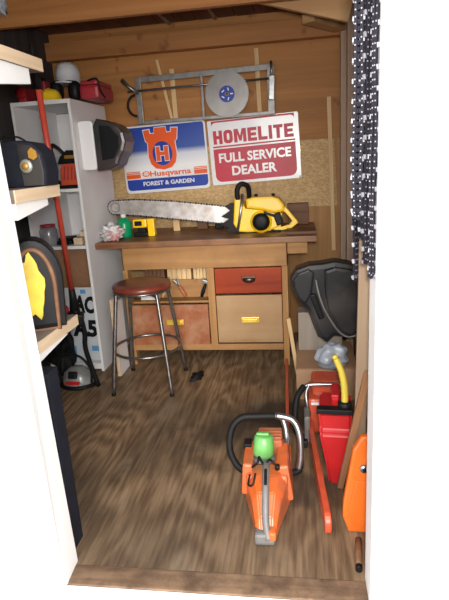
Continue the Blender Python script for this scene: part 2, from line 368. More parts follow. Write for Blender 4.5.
def lettering(name, text, mat, parent, cx, cz, width, height, y, bold=0.0, depth=0.0015, rot=0.0):
    cu = bpy.data.curves.new(name, 'FONT'); cu.body = text; cu.size = 1; cu.offset = bold; cu.extrude = 0.01; cu.align_x = 'LEFT'; cu.resolution_u = 3
    o = bpy.data.objects.new('tmp_text', cu); C.objects.link(o)
    dg = bpy.context.evaluated_depsgraph_get(); me = bpy.data.meshes.new_from_object(o.evaluated_get(dg))
    bpy.data.objects.remove(o)
    xs = [v.co.x for v in me.vertices]; ys = [v.co.y for v in me.vertices]
    x0, x1, y0, y1 = min(xs), max(xs), min(ys), max(ys)
    for v in me.vertices:
        x = (v.co.x-(x0+x1)/2)/(x1-x0)*width; z = (v.co.y-(y0+y1)/2)/(y1-y0)*height
        c, s_ = math.cos(rot), math.sin(rot)
        v.co = Vector((cx + x*c - z*s_, y - (v.co.z+0.01)/0.02*depth, cz + x*s_ + z*c))
    me.materials.clear(); me.materials.append(M[mat]); me.name = name
    t = bpy.data.objects.new(name, me); C.objects.link(t); t.parent = parent
    return t

# ================================================================== structure
XL, XR, YF, YB = -1.90, 0.345, 1.545, 4.2
struct(MB().span(XL, XR+0.1, 1.53, YB+0.05, -0.04, 0.0).build('floor', 'floor'))
struct(MB().span(-0.87, 0.21, 1.437, 1.53, -0.045, 0.002, bev=0.004).build('trim_1', 'sill'))
struct(MB().span(-0.90, 0.30, 1.37, 1.435, -0.16, -0.004).build('trim_2', 'white_trim'))
struct(MB().span(-6, 5, -4, 1.6, -0.30, -0.22).span(-6, 5, 1.6, 8, -0.30, -0.22).build('ground', 'ground'))
b = MB(); b.span(XL-0.05, XR+0.12, YB, YB+0.04, -0.04, 2.9); struct(b.build('wall_back', 'osb'))
b = MB(); b.span(XL, XR, YB-0.012, YB-0.0005, 1.74, 2.6); b.span(XL, XR, YB-0.010, YB-0.0005, 1.545, 1.738); struct(b.build('trim_3', 'ply_orange'))
struct(MB().span(-0.25, 0.30, YB-0.014, YB-0.0005, 0.0, 1.04).build('trim_4', 'bench_v'))
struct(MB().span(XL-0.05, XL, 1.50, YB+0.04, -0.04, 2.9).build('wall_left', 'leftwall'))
struct(MB().span(XR, XR+0.05, 1.50, YB+0.04, -0.04, 2.9).build('wall_right', 'sidewall'))
b = MB()
b.span(-3.2, -0.99, 1.42, 1.54, -0.22, 2.9); b.span(0.212, 2.4, 1.42, 1.54, -0.22, 2.9); b.span(-0.99, 0.212, 1.42, 1.54, 2.14, 2.9)
struct(b.build('wall_front', 'white_trim'))
b = MB(); b.prism([(-1.04, -0.2), (-0.858, -0.2), (-0.856, 0.0), (-0.876, 1.24), (-0.892, 2.2), (-1.04, 2.2)], 1.402, 1.419)
t_ = bmesh.new(); lo = [(-0.857, 1.424, 0.001), (-0.867, 1.548, 0.001), (-1.0, 1.548, 0.001), (-1.0, 1.424, 0.001)]; hi_ = [(-0.893, 1.424, 2.139), (-0.918, 1.548, 2.139), (-1.0, 1.548, 2.139), (-1.0, 1.424, 2.139)]
va = [t_.verts.new(p) for p in lo]; vb = [t_.verts.new(p) for p in hi_]
t_.faces.new(va); t_.faces.new(list(reversed(vb)))
for k in range(4): t_.faces.new((va[k], vb[k], vb[(k+1) % 4], va[(k+1) % 4]))
bmesh.ops.recalc_face_normals(t_, faces=t_.faces[:]); b.merge(t_); struct(b.build('trim_5', 'white_trim'))
b = MB(); b.span(0.212, 0.33, 1.405, 1.42, -0.2, 2.2); b.span(0.199, 0.212, 1.41, 1.548, 0.001, 2.14); struct(b.build('trim_6', 'white_trim'))
# inner studs of the front wall
struct(MB().span(-1.05, -0.96, 1.55, 1.575, 0.0, 2.4).span(XL, -0.96, 1.5492, 1.56, 0.0, 2.6).build('trim_7', 'innerfront'))
struct(MB().span(0.26, 0.30, 1.545, 1.60, 0.0, 2.4).build('trim_8', 'innerfront'))
# studs of the right wall
for i, y in enumerate((4.10, 3.55)):
    struct(MB().span(XR-0.045, XR, y-0.045, y+0.045, 0, 2.36).build('trim_%d' % (9+i), 'sidewall'))
# roof boards with gaps
b = MB(); x = XL-0.1
while x < XR+0.2:
    b.span(x, x+0.135, 1.35, YB+0.1, 2.44, 2.46); x += 0.142
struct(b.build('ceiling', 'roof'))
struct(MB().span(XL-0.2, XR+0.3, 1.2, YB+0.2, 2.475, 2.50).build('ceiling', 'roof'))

def beam(name, y0, y1, z0, z1, label, mat='beam'):
    return tag(MB().span(XL+0.002, XR-0.002, y0, y1, z0, z1, bev=0.004).build(name, mat), label, 'beam')
beam('ceiling_joist', 3.07, 3.115, 2.235, 2.43, 'long orange-brown timber joist crossing under the roof nearest the door')
beam('ceiling_joist', 4.09, 4.185, 2.235, 2.365, 'orange-brown timber plate along the top of the back wall')
b = MB(); b.box((-0.01, 3.30, 2.285), (0.64, 0.04, 0.115), rot=(0, 0.28, 0.0), bev=0.004)
tag(b.build('roof_brace', 'brace'), 'pale slanting timber brace under the roof at the upper right', 'beam')
b = MB(); b.box((0.18, 3.87, 2.27), (0.09, 0.42, 0.05), rot=(0, 0, -0.55), bev=0.004)
tag(b.build('roof_block', 'brace'), 'short timber block between the slanting brace and the back wall plate', 'beam')
# pale slats between the roof boards
for i, (x, l) in enumerate(((-0.95, 'pale thin slat showing under the dark roof boards, left one'), (-0.60, 'pale thin slat showing under the dark roof boards, right one'))):
    tag(MB().span(x, x+0.022, 3.12, 4.18, 2.425, 2.439).build('roof_slat', 'tan_board'), l, 'slat', 'roof slats')

# ================================================================== workbench
wb = thing('workbench', 'long wooden workbench with drawers standing against the back wall', 'workbench', (-0.68, 3.48, 0))
def W(b_, name, mat, p=wb): return b_.build(name, mat, p)
ox, oy = 0.68, -3.48   # world to bench space
def ws(b_, x0, x1, y0, y1, z0, z1, bev=0.003): return b_.span(x0+ox, x1+ox, y0+oy, y1+oy, z0, z1, bev)
W(ws(MB(), -1.432, 0.105, 3.455, 4.18, 0.88, 0.922, 0.006), 'worktop', 'bench_top')
W(ws(MB(), -1.25, -0.10, 3.482, 3.51, 0.72, 0.879), 'front_board', 'bench')
b = MB(); ws(b, -0.655, -0.605, 3.482, 3.51, 0.13, 0.72); W(b, 'divider', 'bench_v')
b = MB(); ws(b, -1.25, -0.137, 3.484, 3.512, 0.112, 0.158); W(b, 'bottom_rail', 'bench')
W(ws(MB(), -0.136, -0.095, 3.478, 3.55, 0.0, 0.72), 'leg', 'bench_v')
W(ws(MB(), -1.262, -1.225, 3.482, 3.55, 0.0, 0.72), 'leg', 'bench_v')
W(ws(MB(), -0.136, -0.095, 4.10, 4.17, 0.0, 0.879), 'leg', 'bench_v')
W(ws(MB(), -1.262, -1.225, 4.10, 4.17, 0.0, 0.879), 'leg', 'bench_v')
W(ws(MB(), -1.225, -0.137, 3.515, 4.08, 0.115, 0.135), 'bottom_board', 'bench')
W(ws(MB(), -1.222, -0.66, 3.515, 3.90, 0.462, 0.478), 'cubby_shelf', 'bench')
W(ws(MB(), -1.222, -0.66, 3.90, 3.915, 0.478, 0.87), 'cubby_back', 'bench'); W(ws(MB(), -1.222, -0.66, 3.612, 3.625, 0.4785, 0.612), 'cubby_divider', 'drawer_worn'.replace('drawer_worn', 'bench'))
W(ws(MB(), -0.124, -0.108, 3.552, 4.1, 0.13, 0.879), 'side_panel', 'bench_v')
W(ws(MB(), -0.094, 0.04, 3.49, 3.53, 0.80, 0.878), 'end_block', 'bench')
dr = W(ws(MB(), -0.596, -0.137, 3.455, 3.481, 0.54, 0.716, 0.004), 'drawer', 'drawer_red'); dr['label'] = 'glossy red-stained drawer front'
b = MB()
b.lathe([(0.0, 0.0), (0.045, 0.0), (0.045, 0.004), (0.03, 0.02), (0.0, 0.026)], (-0.36+ox, 3.454+oy, 0.637), (PI/2, 0, 0), 20, scale=(1, 0.55, 1))
b.box((-0.36+ox, 3.445+oy, 0.655), (0.10, 0.018, 0.012), bev=0.003)
h = b.build('cup_pull', 'dark_brass', dr)
for nm, x0, x1, z0, z1, mt, px, lb in (('drawer', -0.597, -0.140, 0.175, 0.522, 'drawer_pale', -0.362, 'pale bare plywood drawer front'), ('drawer', -1.222, -0.66, 0.162, 0.462, 'drawer_worn', -0.906, 'worn reddish drawer front with scraped paint')):
    d = W(ws(MB(), x0, x1, 3.468, 3.481, z0, z1, 0.003), nm, mt); d['label'] = lb
    b = MB(); z = 0.345 if px > -0.5 else 0.335
    b.box((px+ox, 3.462+oy, z), (0.125, 0.008, 0.038), bev=0.003); b.tube([(px-0.045+ox, 3.46+oy, z), (px-0.045+ox, 3.44+oy, z), (px+0.045+ox, 3.44+oy, z), (px+0.045+ox, 3.46+oy, z)], 0.007, 8)
    b.box((px+ox, 3.436+oy, z+0.001), (0.10, 0.006, 0.026), bev=0.002)
    b.build('brass_pull', 'brass', d)
# things in the cubby
for i, (x0, x1, y, z0, z1, mt, lb) in enumerate(((-1.15, -1.00, 3.64, 0.62, 0.70, 'dark_block', 'dark wood block stored high in the bench cubby behind the stool'), (-0.98, -0.80, 3.64, 0.58, 0.70, 'stick', 'yellowish board stack in the bench cubby, left of the pair'), (-0.785, -0.665, 3.64, 0.58, 0.70, 'stick', 'yellowish board stack in the bench cubby, right of the pair'))):
    b = MB()
    for k in range(5):
        w_ = (x1-x0)/5; b.span(x0+k*w_+0.001, x0+(k+1)*w_-0.001, y, y+0.22, 0.479, z1, 0.002)
    tag(b.build('board_stack' if i else 'wood_block', mt), lb, 'wood')
def tool(x, z, ang, hmat, label, head):
    t = thing('hand_tool', label, 'tool', (x, 3.57, z), (0, ang, 0), 'hand tools in the bench cubby')
    MB().tube([(0, 0, 0), (0, 0, 0.04), (0, 0, 0.075), (0, 0, 0.10)], [0.010, 0.014, 0.012, 0.007], 10).build('handle', hmat, t)
    b = MB()
    if head == 'blade': b.box((0, 0, 0.13), (0.012, 0.004, 0.07), bev=0.001)
    elif head == 'jaw': b.box((0.008, 0, 0.125), (0.014, 0.008, 0.055), (0, 0.3, 0), 0.002).box((-0.008, 0, 0.125), (0.014, 0.008, 0.055), (0, -0.3, 0), 0.002)
    else: b.box((0, 0, 0.115), (0.06, 0.02, 0.024), bev=0.004)
    b.build('head', 'steel', t)
tool(-1.01, 0.492, 0.4, 'stick', 'tan-handled hand tool leaning in the bench cubby', 'blade')
tool(-0.835, 0.492, -0.5, 'orange_faded', 'reddish-handled hand tool in the middle of the bench cubby', 'jaw')
tool(-0.72, 0.492, 0.35, 'black', 'black-handled hand tool at the right of the bench cubby', 'hammer')
b = MB(); b.span(-1.17, -1.04, 3.55, 3.605, 0.479, 0.58, 0.004)
tag(b.build('paper_packet', 'white_melamine'), 'small whitish packet in the cubby behind the stool legs', 'packet')

# white panel between bookcase and bench
wp = thing('white_panel', 'upright white panel between the bookcase and the workbench', 'panel', (-1.29, 3.42, 0))
MB().span(-0.012, 0.012, -0.145, 0.035, 0.001, 0.56).build('board', 'white_melamine', wp)
o = MB().span(-0.012, 0.012, -0.152, -0.146, 0.001, 0.56).build('edge_strip', 'cut_ply', wp); o['label'] = 'bare tan edge strip'

# ================================================================== bookcase
bc = thing('bookcase', 'tall white melamine bookcase in the back left corner', 'bookcase', (-1.635, 3.36, 0))
def B_(x0, x1, y0, y1, z0, z1, name, mat='white_melamine', bev=0.0):
    return MB().span(x0+1.635, x1+1.635, y0-3.36, y1-3.36, z0, z1, bev).build(name, mat, bc)
XA, XB_, YA, YBk = -1.845, -1.438, 3.36, 3.98
B_(XB_-0.018, XB_, YA, YBk, 0.002, 1.87, 'side_panel'); B_(XA, XA+0.018, YA, YBk, 0.002, 1.87, 'side_panel')
B_(XA+0.0185, XB_-0.0185, YA, YBk, 1.845, 1.869, 'top')
for z in (1.29, 0.905): B_(XA+0.0185, XB_-0.0185, YA+0.01, YBk-0.01, z, z+0.02, 'shelf')
B_(XA+0.0185, XB_-0.0185, YA+0.01, YBk-0.01, 0.04, 0.06, 'shelf')
B_(XA+0.0185, XB_-0.0185, YBk-0.005, YBk, 0.02, 1.84, 'back_panel')
for x0, x1 in ((XB_-0.0185, XB_+0.0005), (XA-0.0005, XA+0.0185)):
    B_(x0, x1, YA-0.004, YA-0.0005, 0.002, 1.87, 'edge_banding', 'white_edge')
for z0, z1 in ((1.845, 1.87), (1.29, 1.31), (0.905, 0.925), (0.02, 0.06)):
    B_(XA+0.02, XB_-0.02, YA-0.004, YA+0.0, z0, z1, 'edge_banding', 'white_edge')
# board and poster leaning in the bottom cell
tag(MB().span(-1.822, -1.46, 3.56, 3.575, 0.061, 0.895).build('hardboard_sheet', 'hardboard'), 'brown hardboard sheet standing in the lower bookcase compartment', 'board')
ps = thing('poster_board', 'white board with black brushed letters in the bottom of the bookcase', 'sign', (-1.643, 3.43, 0.061), (-0.03, 0, 0))
MB().span(-0.18, 0.18, 0, 0.008, 0, 0.55).build('panel', 'poster_white', ps)
lettering('lettering', 'AC', 'black', ps, 0.080, 0.425, 0.155, 0.13, -0.0005, 0.05, rot=-0.12)
lettering('lettering', 'A5', 'black', ps, 0.065, 0.245, 0.19, 0.13, -0.0005, 0.05, rot=-0.05)
for q in ((0.06, 0.10, 0.505, 0.535), (0.10, 0.17, 0.07, 0.11), (-0.16, -0.02, 0.03, 0.11)): MB().span(q[0], q[1], -0.002, -0.0005, q[2], q[3]).build('blue_mark', 'poster_blue', ps)

# things inside the bookcase
def small_saw():
    t = thing('chainsaw', 'small orange and black chainsaw on the upper bookcase shelf', 'chainsaw', (-1.545, 3.50, 1.311))
    b = MB(); b.prism([(-0.07, 0), (0.075, 0), (0.08, 0.17), (0.04, 0.215), (-0.02, 0.20), (-0.06, 0.13)], -0.06, 0.09, 0.008); b.build('body', 'red_orange', t)
    b = MB(); b.prism([(-0.075, 0.16), (0.082, 0.16), (0.082, 0.24), (0.0, 0.25), (-0.05, 0.21)], -0.065, 0.095, 0.008); b.prism([(-0.08, 0.0), (0.08, 0.0), (0.08, 0.022), (-0.08, 0.022)], -0.066, 0.095, 0.004); b.build('cover', 'black', t)
    b = MB(); b.tube(smooth_path([(-0.065, -0.02, 0.03), (-0.115, -0.03, 0.06), (-0.12, -0.03, 0.16), (-0.115, -0.03, 0.28), (-0.075, -0.03, 0.27), (-0.03, -0.02, 0.22)]), 0.013, 10); b.build('handle', 'black_rubber', t)
    b = MB(); b.box((0.02, -0.068, 0.205), (0.07, 0.004, 0.022), bev=0.002); b.build('badge', 'gold', t)
    b = MB()
    for k in range(4): b.box((-0.03+k*0.026, -0.063, 0.10), (0.009, 0.006, 0.09), (0, 0.15, 0), 0.002)
    b.build('vent', 'dark_red', t)
small_saw()
t = thing('storage_jar', 'grey glass jar with a red lid on the middle bookcase shelf', 'jar', (-1.76, 3.45, 0.926))
MB().lathe([(0.0, 0), (0.058, 0), (0.062, 0.01), (0.062, 0.10), (0.052, 0.125), (0.0, 0.126)]).build('body', 'jar', t)
MB().lathe([(0.0, 0.127), (0.052, 0.127), (0.052, 0.145), (0.0, 0.148)]).build('lid', 'dark_red', t)
tag(MB().span(-1.695, -1.585, 3.42, 3.56, 0.926, 0.955, 0.008).span(-1.685, -1.595, 3.43, 3.55, 0.955, 0.975, 0.008).build('tool_tray', 'black'), 'flat black tray on the middle bookcase shelf beside the jar', 'tray')
tag(MB().span(-1.565, -1.50, 3.41, 3.48, 0.926, 0.975, 0.003).box((-1.495, 3.47, 0.995), (0.07, 0.06, 0.036), (0, 0.1, 0.1), 0.003).build('wood_offcut', 'cut_ply'), 'pale wood offcuts at the right end of the middle bookcase shelf', 'wood')

# things on top of the bookcase
t = thing('hard_hat', 'yellow hard hat on top of the bookcase', 'hard hat', (-1.605, 3.44, 1.871))
MB().lathe([(0.082, 0.0), (0.086, 0.006), (0.075, 0.012), (0.072, 0.03), (0.062, 0.055), (0.04, 0.072), (0, 0.078)], scale=(1, 1.0, 1)).build('shell', 'hat_yellow', t)
MB().tube([(0, -0.076, 0.03), (0, -0.05, 0.066), (0, 0, 0.079), (0, 0.05, 0.066)], 0.005, 8).build('ridge', 'hat_yellow', t)
t = thing('hard_hat', 'white hard hat with black ear muffs at the back of the bookcase top', 'hard hat', (-1.560, 3.64, 1.874), (0, 0.06, 0))
MB().lathe([(0.085, 0.12), (0.095, 0.125), (0.083, 0.132), (0.08, 0.19), (0.066, 0.235), (0.04, 0.255), (0, 0.262)], scale=(1, 1.15, 1)).build('shell', 'hat_white', t)
for sx in (-1, 1):
    b = MB(); b.blob((sx*0.065, -0.05, 0.070), (0.085, 0.10, 0.135), sub=3, power=0.8); b.build('ear_muff', 'black', t)
MB().tube(smooth_path([(-0.08, -0.05, 0.07), (-0.09, -0.06, 0.125), (0, -0.09, 0.13), (0.09, -0.06, 0.125), (0.08, -0.05, 0.07)]), 0.006, 8).build('headband', 'black', t)
t = thing('red_toolbox', 'dark red plastic case at the right end of the bookcase top', 'case', (-1.365, 3.56, 1.871), (0, 0, 0))
b = MB(); b.span(-0.045, 0.085, -0.10, 0.20, 0, 0.085, 0.02); b.build('body', 'dark_red', t)
b = MB(); b.span(-0.038, 0.078, -0.09, 0.19, 0.086, 0.115, 0.012); b.build('lid', 'dark_red', t)
MB().tube(smooth_path([(0.02, -0.10, 0.11), (0.085, -0.105, 0.115), (0.095, -0.09, 0.05), (0.092, 0.0, 0.01)]), 0.006, 8).build('strap', 'black', t)
t = thing('fuel_tin', 'dark red can at the middle of the bookcase top', 'can', (-1.715, 3.60, 1.871))
MB().span(-0.04, 0.03, -0.04, 0.05, 0, 0.15, 0.012).build('body', 'dark_red', t); MB().lathe([(0, 0.15), (0.014, 0.15), (0.014, 0.17), (0, 0.172)]).build('cap', 'black', t)
t = thing('red_lantern', 'bright red lamp-like case at the left end of the bookcase top', 'case', (-1.80, 3.46, 1.871))
MB().span(-0.02, 0.04, -0.04, 0.10, 0, 0.10, 0.015).build('body', 'dark_red', t)
MB().lathe([(0, 0), (0.036, 0), (0.036, 0.012), (0.02, 0.018), (0, 0.02)], (0.012, -0.041, 0.062), (PI/2, 0, 0)).build('lens', 'red', t)

# welding helmet hung on the bookcase side
t = thing('welding_helmet', 'pale grey face shield with dark smoked visor hung on the bookcase side', 'face shield', (-1.4372, 3.52, 1.40))
b = MB()
prof = []
for k in range(9):
    a = -0.5 + k/8*2.2
    prof.append((0.02+0.19*math.sin(a*0.9+0.35), 0))
def shell(x_of, z0, z1, y0, y1, n=12, th=0.004, bulge=0.05, top_in=0.0):
    bm_ = bmesh.new(); R = []
    for i in range(n+1):
        row = []
        for j in range(9):
            u = i/n; v = j/8
            x = x_of[0] + (x_of[1]-x_of[0])*u
            y = y0 + (y1-y0)*v - 0.0
            z = z0 + (z1-z0)*u
            row.append((x, y, z))
        R.append(row)
    return R
# back part: pale box-shaped half with rounded front edge
MB().prism(rrect(0.0, 0.10, 0.02, 0.335, 0.02), -0.09, 0.14, 0.01).build('shell', 'white_melamine', t)
vis = [(0.101, 0.30), (0.13, 0.345), (0.20, 0.325), (0.265, 0.295), (0.305, 0.25), (0.315, 0.19), (0.295, 0.13), (0.265, 0.09), (0.245, 0.045), (0.19, 0.02), (0.101, 0.01)]
MB().prism(vis, -0.10, 0.12, 0.02).build('visor', 'visor', t)
MB().prism([(0.15, 0.08), (0.23, 0.09), (0.275, 0.16), (0.28, 0.22), (0.22, 0.29), (0.15, 0.30)], -0.112, -0.101, 0.003).build('window', 'black', t)

# ================================================================== door-side shelves
def door_shelf(z, label, mat_top='shelf_top', brk=(0.068, 0.030)):
    t = thing('wall_shelf', label, 'shelf', (-1.3, 1.58, z), group='thick shelves on the inside of the front wall')
    MB().span(-0.66, 0.395, 0.0, 0.325, 0, 0.042).build('board', mat_top, t)
    o = MB().span(0.3955, 0.40, 0.0, 0.325, 0.0, 0.042).build('cut_edge', 'cut_ply', t); o['label'] = 'bare cut plywood edge'
    b = MB(); b.prism([(0.012, -0.001), (0.012, -brk[0]), (0.235, -brk[1]), (0.235, -0.001)], 0, 0.03, 0.0, mat=Matrix.Rotation(PI/2, 4, 'Z')); o = b.build('bracket', 'white_edge', t, loc=(0.39, 0, 0))
    return t
door_shelf(1.783, 'highest of the three thick shelves beside the door at the left', brk=(0.075, 0.05))
door_shelf(1.347, 'middle of the three thick shelves beside the door, under the black badge case', brk=(0.055, 0.025))
door_shelf(0.833, 'lowest of the three thick shelves beside the door, holding the yellow-faced case', brk=(0.034, 0.012))
tag(MB().span(-0.955, -0.90, 1.605, 1.68, 0.001, 0.745, 0.003).build('shelf_post', 'navy'), 'dark upright post under the lowest door-side shelf', 'post')

# black case with badge on the middle shelf
t = thing('black_case', 'black domed case with a round silver badge on the middle door-side shelf', 'case', (-1.01, 1.84, 1.3895))
b = MB(); b.prism([(-0.115, 0), (0.118, 0), (0.126, 0.05), (0.118, 0.115), (0.085, 0.150), (0.02, 0.162), (-0.06, 0.155), (-0.115, 0.12)], -0.06, 0.05, 0.012); b.build('body', 'navy', t)
b = MB(); b.prism([(0.04, 0.004), (0.113, 0.004), (0.120, 0.05), (0.113, 0.11), (0.08, 0.142), (0.03, 0.150)], -0.066, -0.058, 0.002); b.build('front_panel', 'black_case', t)
MB().lathe([(0, 0), (0.024, 0), (0.024, 0.004), (0.018, 0.008), (0, 0.008)], (0.060, -0.067, 0.072), (PI/2, 0, 0)).build('badge', 'silver', t)
MB().lathe([(0, 0), (0.013, 0), (0.012, 0.004), (0, 0.005)], (0.060, -0.0755, 0.072), (PI/2, 0, 0)).build('badge_centre', 'gold', t)
b = MB(); b.prism([(0.074, 0.100), (0.092, 0.092), (0.106, 0.101), (0.104, 0.122), (0.088, 0.134), (0.074, 0.122)], -0.070, -0.0665); b.build('crest', 'gold', t)
MB().tube(smooth_path([(-0.05, -0.01, 0.155), (-0.045, -0.01, 0.175), (0.02, -0.01, 0.172), (0.075, -0.01, 0.125)]), 0.004, 8).build('carry_handle', 'black', t)

# yellow-faced round case on the low shelf
t = thing('round_case', 'black oval case with a blotchy yellow face on the lowest door-side shelf', 'case', (-0.975, 1.76, 0.8755), (0.0, 0, math.radians(25)))
rm = Matrix.Identity(4)
def arch(w0, w1, h, n=14):
    pts = [(-w0, 0), (w0, 0)]
    for k in range(n+1):
        a = k/n*PI; pts.append((w1*math.cos(a), h*0.55+h*0.45*math.sin(a)))
    return pts
MB().prism(arch(0.088, 0.098, 0.335), -0.05, 0.08, 0.02).build('body', 'black', t)
MB().tube([(x, -0.052, z) for x, z in arch(0.062, 0.066, 0.30)], 0.009, 8, closed=True).build('rim', 'dark_block', t)
b = MB(); pts = []
for k in range(30):
    a = 2*PI*k/30; r = 1 + 0.10*math.sin(5*a+1) + 0.06*math.sin(9*a)
    pts.append((-0.012+0.042*r*math.cos(a), 0.165+0.115*r*math.sin(a)))
b.prism(pts, -0.062, -0.0515, 0.002); b.build('yellow_face', 'yellow_dirty', t)

# pole tool with long red shaft
def pole():
    A = Vector((-1.27, 2.60, 1.93)); Bp = Vector((-1.44, 3.02, 0.62))
    t = thing('pole_pruner', 'long red-shafted pole tool leaning in front of the bookcase', 'pole tool', (-1.44, 3.02, 0.0))
    A2 = A-Vector((-1.44, 3.02, 0)); B2 = Bp-Vector((-1.44, 3.02, 0)); d = (A2-B2).normalized()
    MB().tube([B2, A2-d*0.10], 0.0155, 14).build('shaft', 'pole_red', t)
    MB().tube([A2-d*0.10, A2-d*0.02, A2+d*0.10], [0.018, 0.018, 0.012], 12).build('top_grip', 'black_rubber', t)
    MB().tube([B2+d*0.10, B2+d*0.02, B2-d*0.08, B2-d*0.12], [0.019, 0.024, 0.034, 0.03], 14).build('lower_grip', 'black', t)
    b = MB(); b.box(tuple(B2+Vector((-0.02, -0.02, -0.10))), (0.15, 0.10, 0.075), (0, 0.15, 0.3), 0.015); b.tube(smooth_path([B2+Vector((0.0, 0, -0.06)), B2+Vector((0.035, 0.0, -0.12)), B2+Vector((0.04, 0.01, -0.22)), B2+Vector((0.03, 0.02, -0.34)), B2+Vector((0.07, 0.05, -0.6))]), 0.016, 10); b.build('motor_housing', 'black', t)
    MB().lathe([(0, 0), (0.026, 0), (0.028, 0.03), (0.018, 0.045), (0, 0.047)], tuple(B2+Vector((-0.045, -0.05, -0.055)))).build('red_knob', 'dark_red', t)
pole()
# black trimmer body and cables beneath, domed guard on floor
t = thing('black_tool_bag', 'crumpled black tool bag slumped before the lettered board', 'bag', (-1.66, 3.27, 0.0))
b = MB(); b.blob((-0.04, 0.02, 0.20), (0.17, 0.12, 0.38), sub=4, rough=0.35, seed=3, freq=5); b.build('body', 'black_rubber', t)
MB().tube(smooth_path([(-0.06, -0.02, 0.36), (0.01, -0.03, 0.36), (0.045, -0.03, 0.26), (0.0, -0.02, 0.20)]), 0.012, 8).build('strap', 'black', t)
t = thing('domed_guard', 'grey domed plastic guard with a red label on the floor by the bookcase', 'guard', (-1.535, 3.13, 0.0))
b = MB(); b.lathe([(0.095, 0), (0.112, 0.01), (0.108, 0.05), (0.09, 0.10), (0.05, 0.13), (0, 0.14)], scale=(1, 0.85, 1)); b.build('dome', 'clear', t)
MB().tube([(0.118*math.cos(a*PI/12), 0.10*math.sin(a*PI/12), 0.014) for a in range(24)], 0.014, 8, closed=True).build('rim', 'black', t)
MB().tube(smooth_path([(-0.105, -0.03, 0.03), (-0.12, -0.04, 0.14), (-0.08, -0.03, 0.22), (0.04, -0.03, 0.22), (0.11, -0.03, 0.13), (0.105, -0.03, 0.03)]), 0.009, 8).build('hoop', 'black', t)
MB().box((0.0, -0.096, 0.052), (0.10, 0.012, 0.022), (-0.35, 0, 0), 0.003).build('red_label', 'red', t)
MB().box((0.0, -0.07, 0.098), (0.06, 0.05, 0.05), (-0.5, 0, 0), 0.012).build('knob', 'black', t)

# ================================================================== stool
st = thing('bar_stool', 'round-seated metal stool with oxblood top before the workbench', 'stool', (-1.03, 3.17, 0))
MB().lathe([(0, 0.664), (0.178, 0.664), (0.190, 0.673), (0.192, 0.688), (0.183, 0.700), (0.145, 0.706), (0, 0.702)], seg=40).build('seat', 'stool_seat', st)
MB().tube([(0.182*math.cos(2*PI*k/40), 0.182*math.sin(2*PI*k/40), 0.66) for k in range(40)], 0.008, 8, closed=True).build('seat_rim', 'stool_leg', st)
for sx, sy in ((-1, -1), (1, -1), (1, 1), (-1, 1)):
    top = Vector((sx*0.055, sy*0.055, 0.642)); sh = Vector((sx*0.125, sy*0.125, 0.638)); ft = Vector((sx*0.195, sy*0.207, 0.012))
    MB().tube(smooth_path([top, sh, sh+(ft-sh)*0.06+Vector((sx*0.008, sy*0.008, 0)), ft], 8), 0.0125, 12).build('leg', 'stool_leg', st)
    MB().lathe([(0, 0), (0.015, 0), (0.014, 0.02), (0, 0.02)], (ft.x, ft.y, 0.0)).build('foot', 'black_rubber', st)
MB().tube([(0.222*math.cos(2*PI*k/40), 0.228*math.sin(2*PI*k/40), 0.265) for k in range(40)], 0.0095, 8, closed=True).build('foot_ring', 'stool_leg', st)

# rag
b = MB(); b.blob((0, 0, 0.012), (0.07, 0.15, 0.04), (0, 0, -0.3), 3, 0.4, 5, flat=-0.011)
tag(b.build('black_rag', 'black_rubber', loc=(-0.73, 3.24, 0)), 'small crumpled black rag on the floor right of the stool', 'rag')

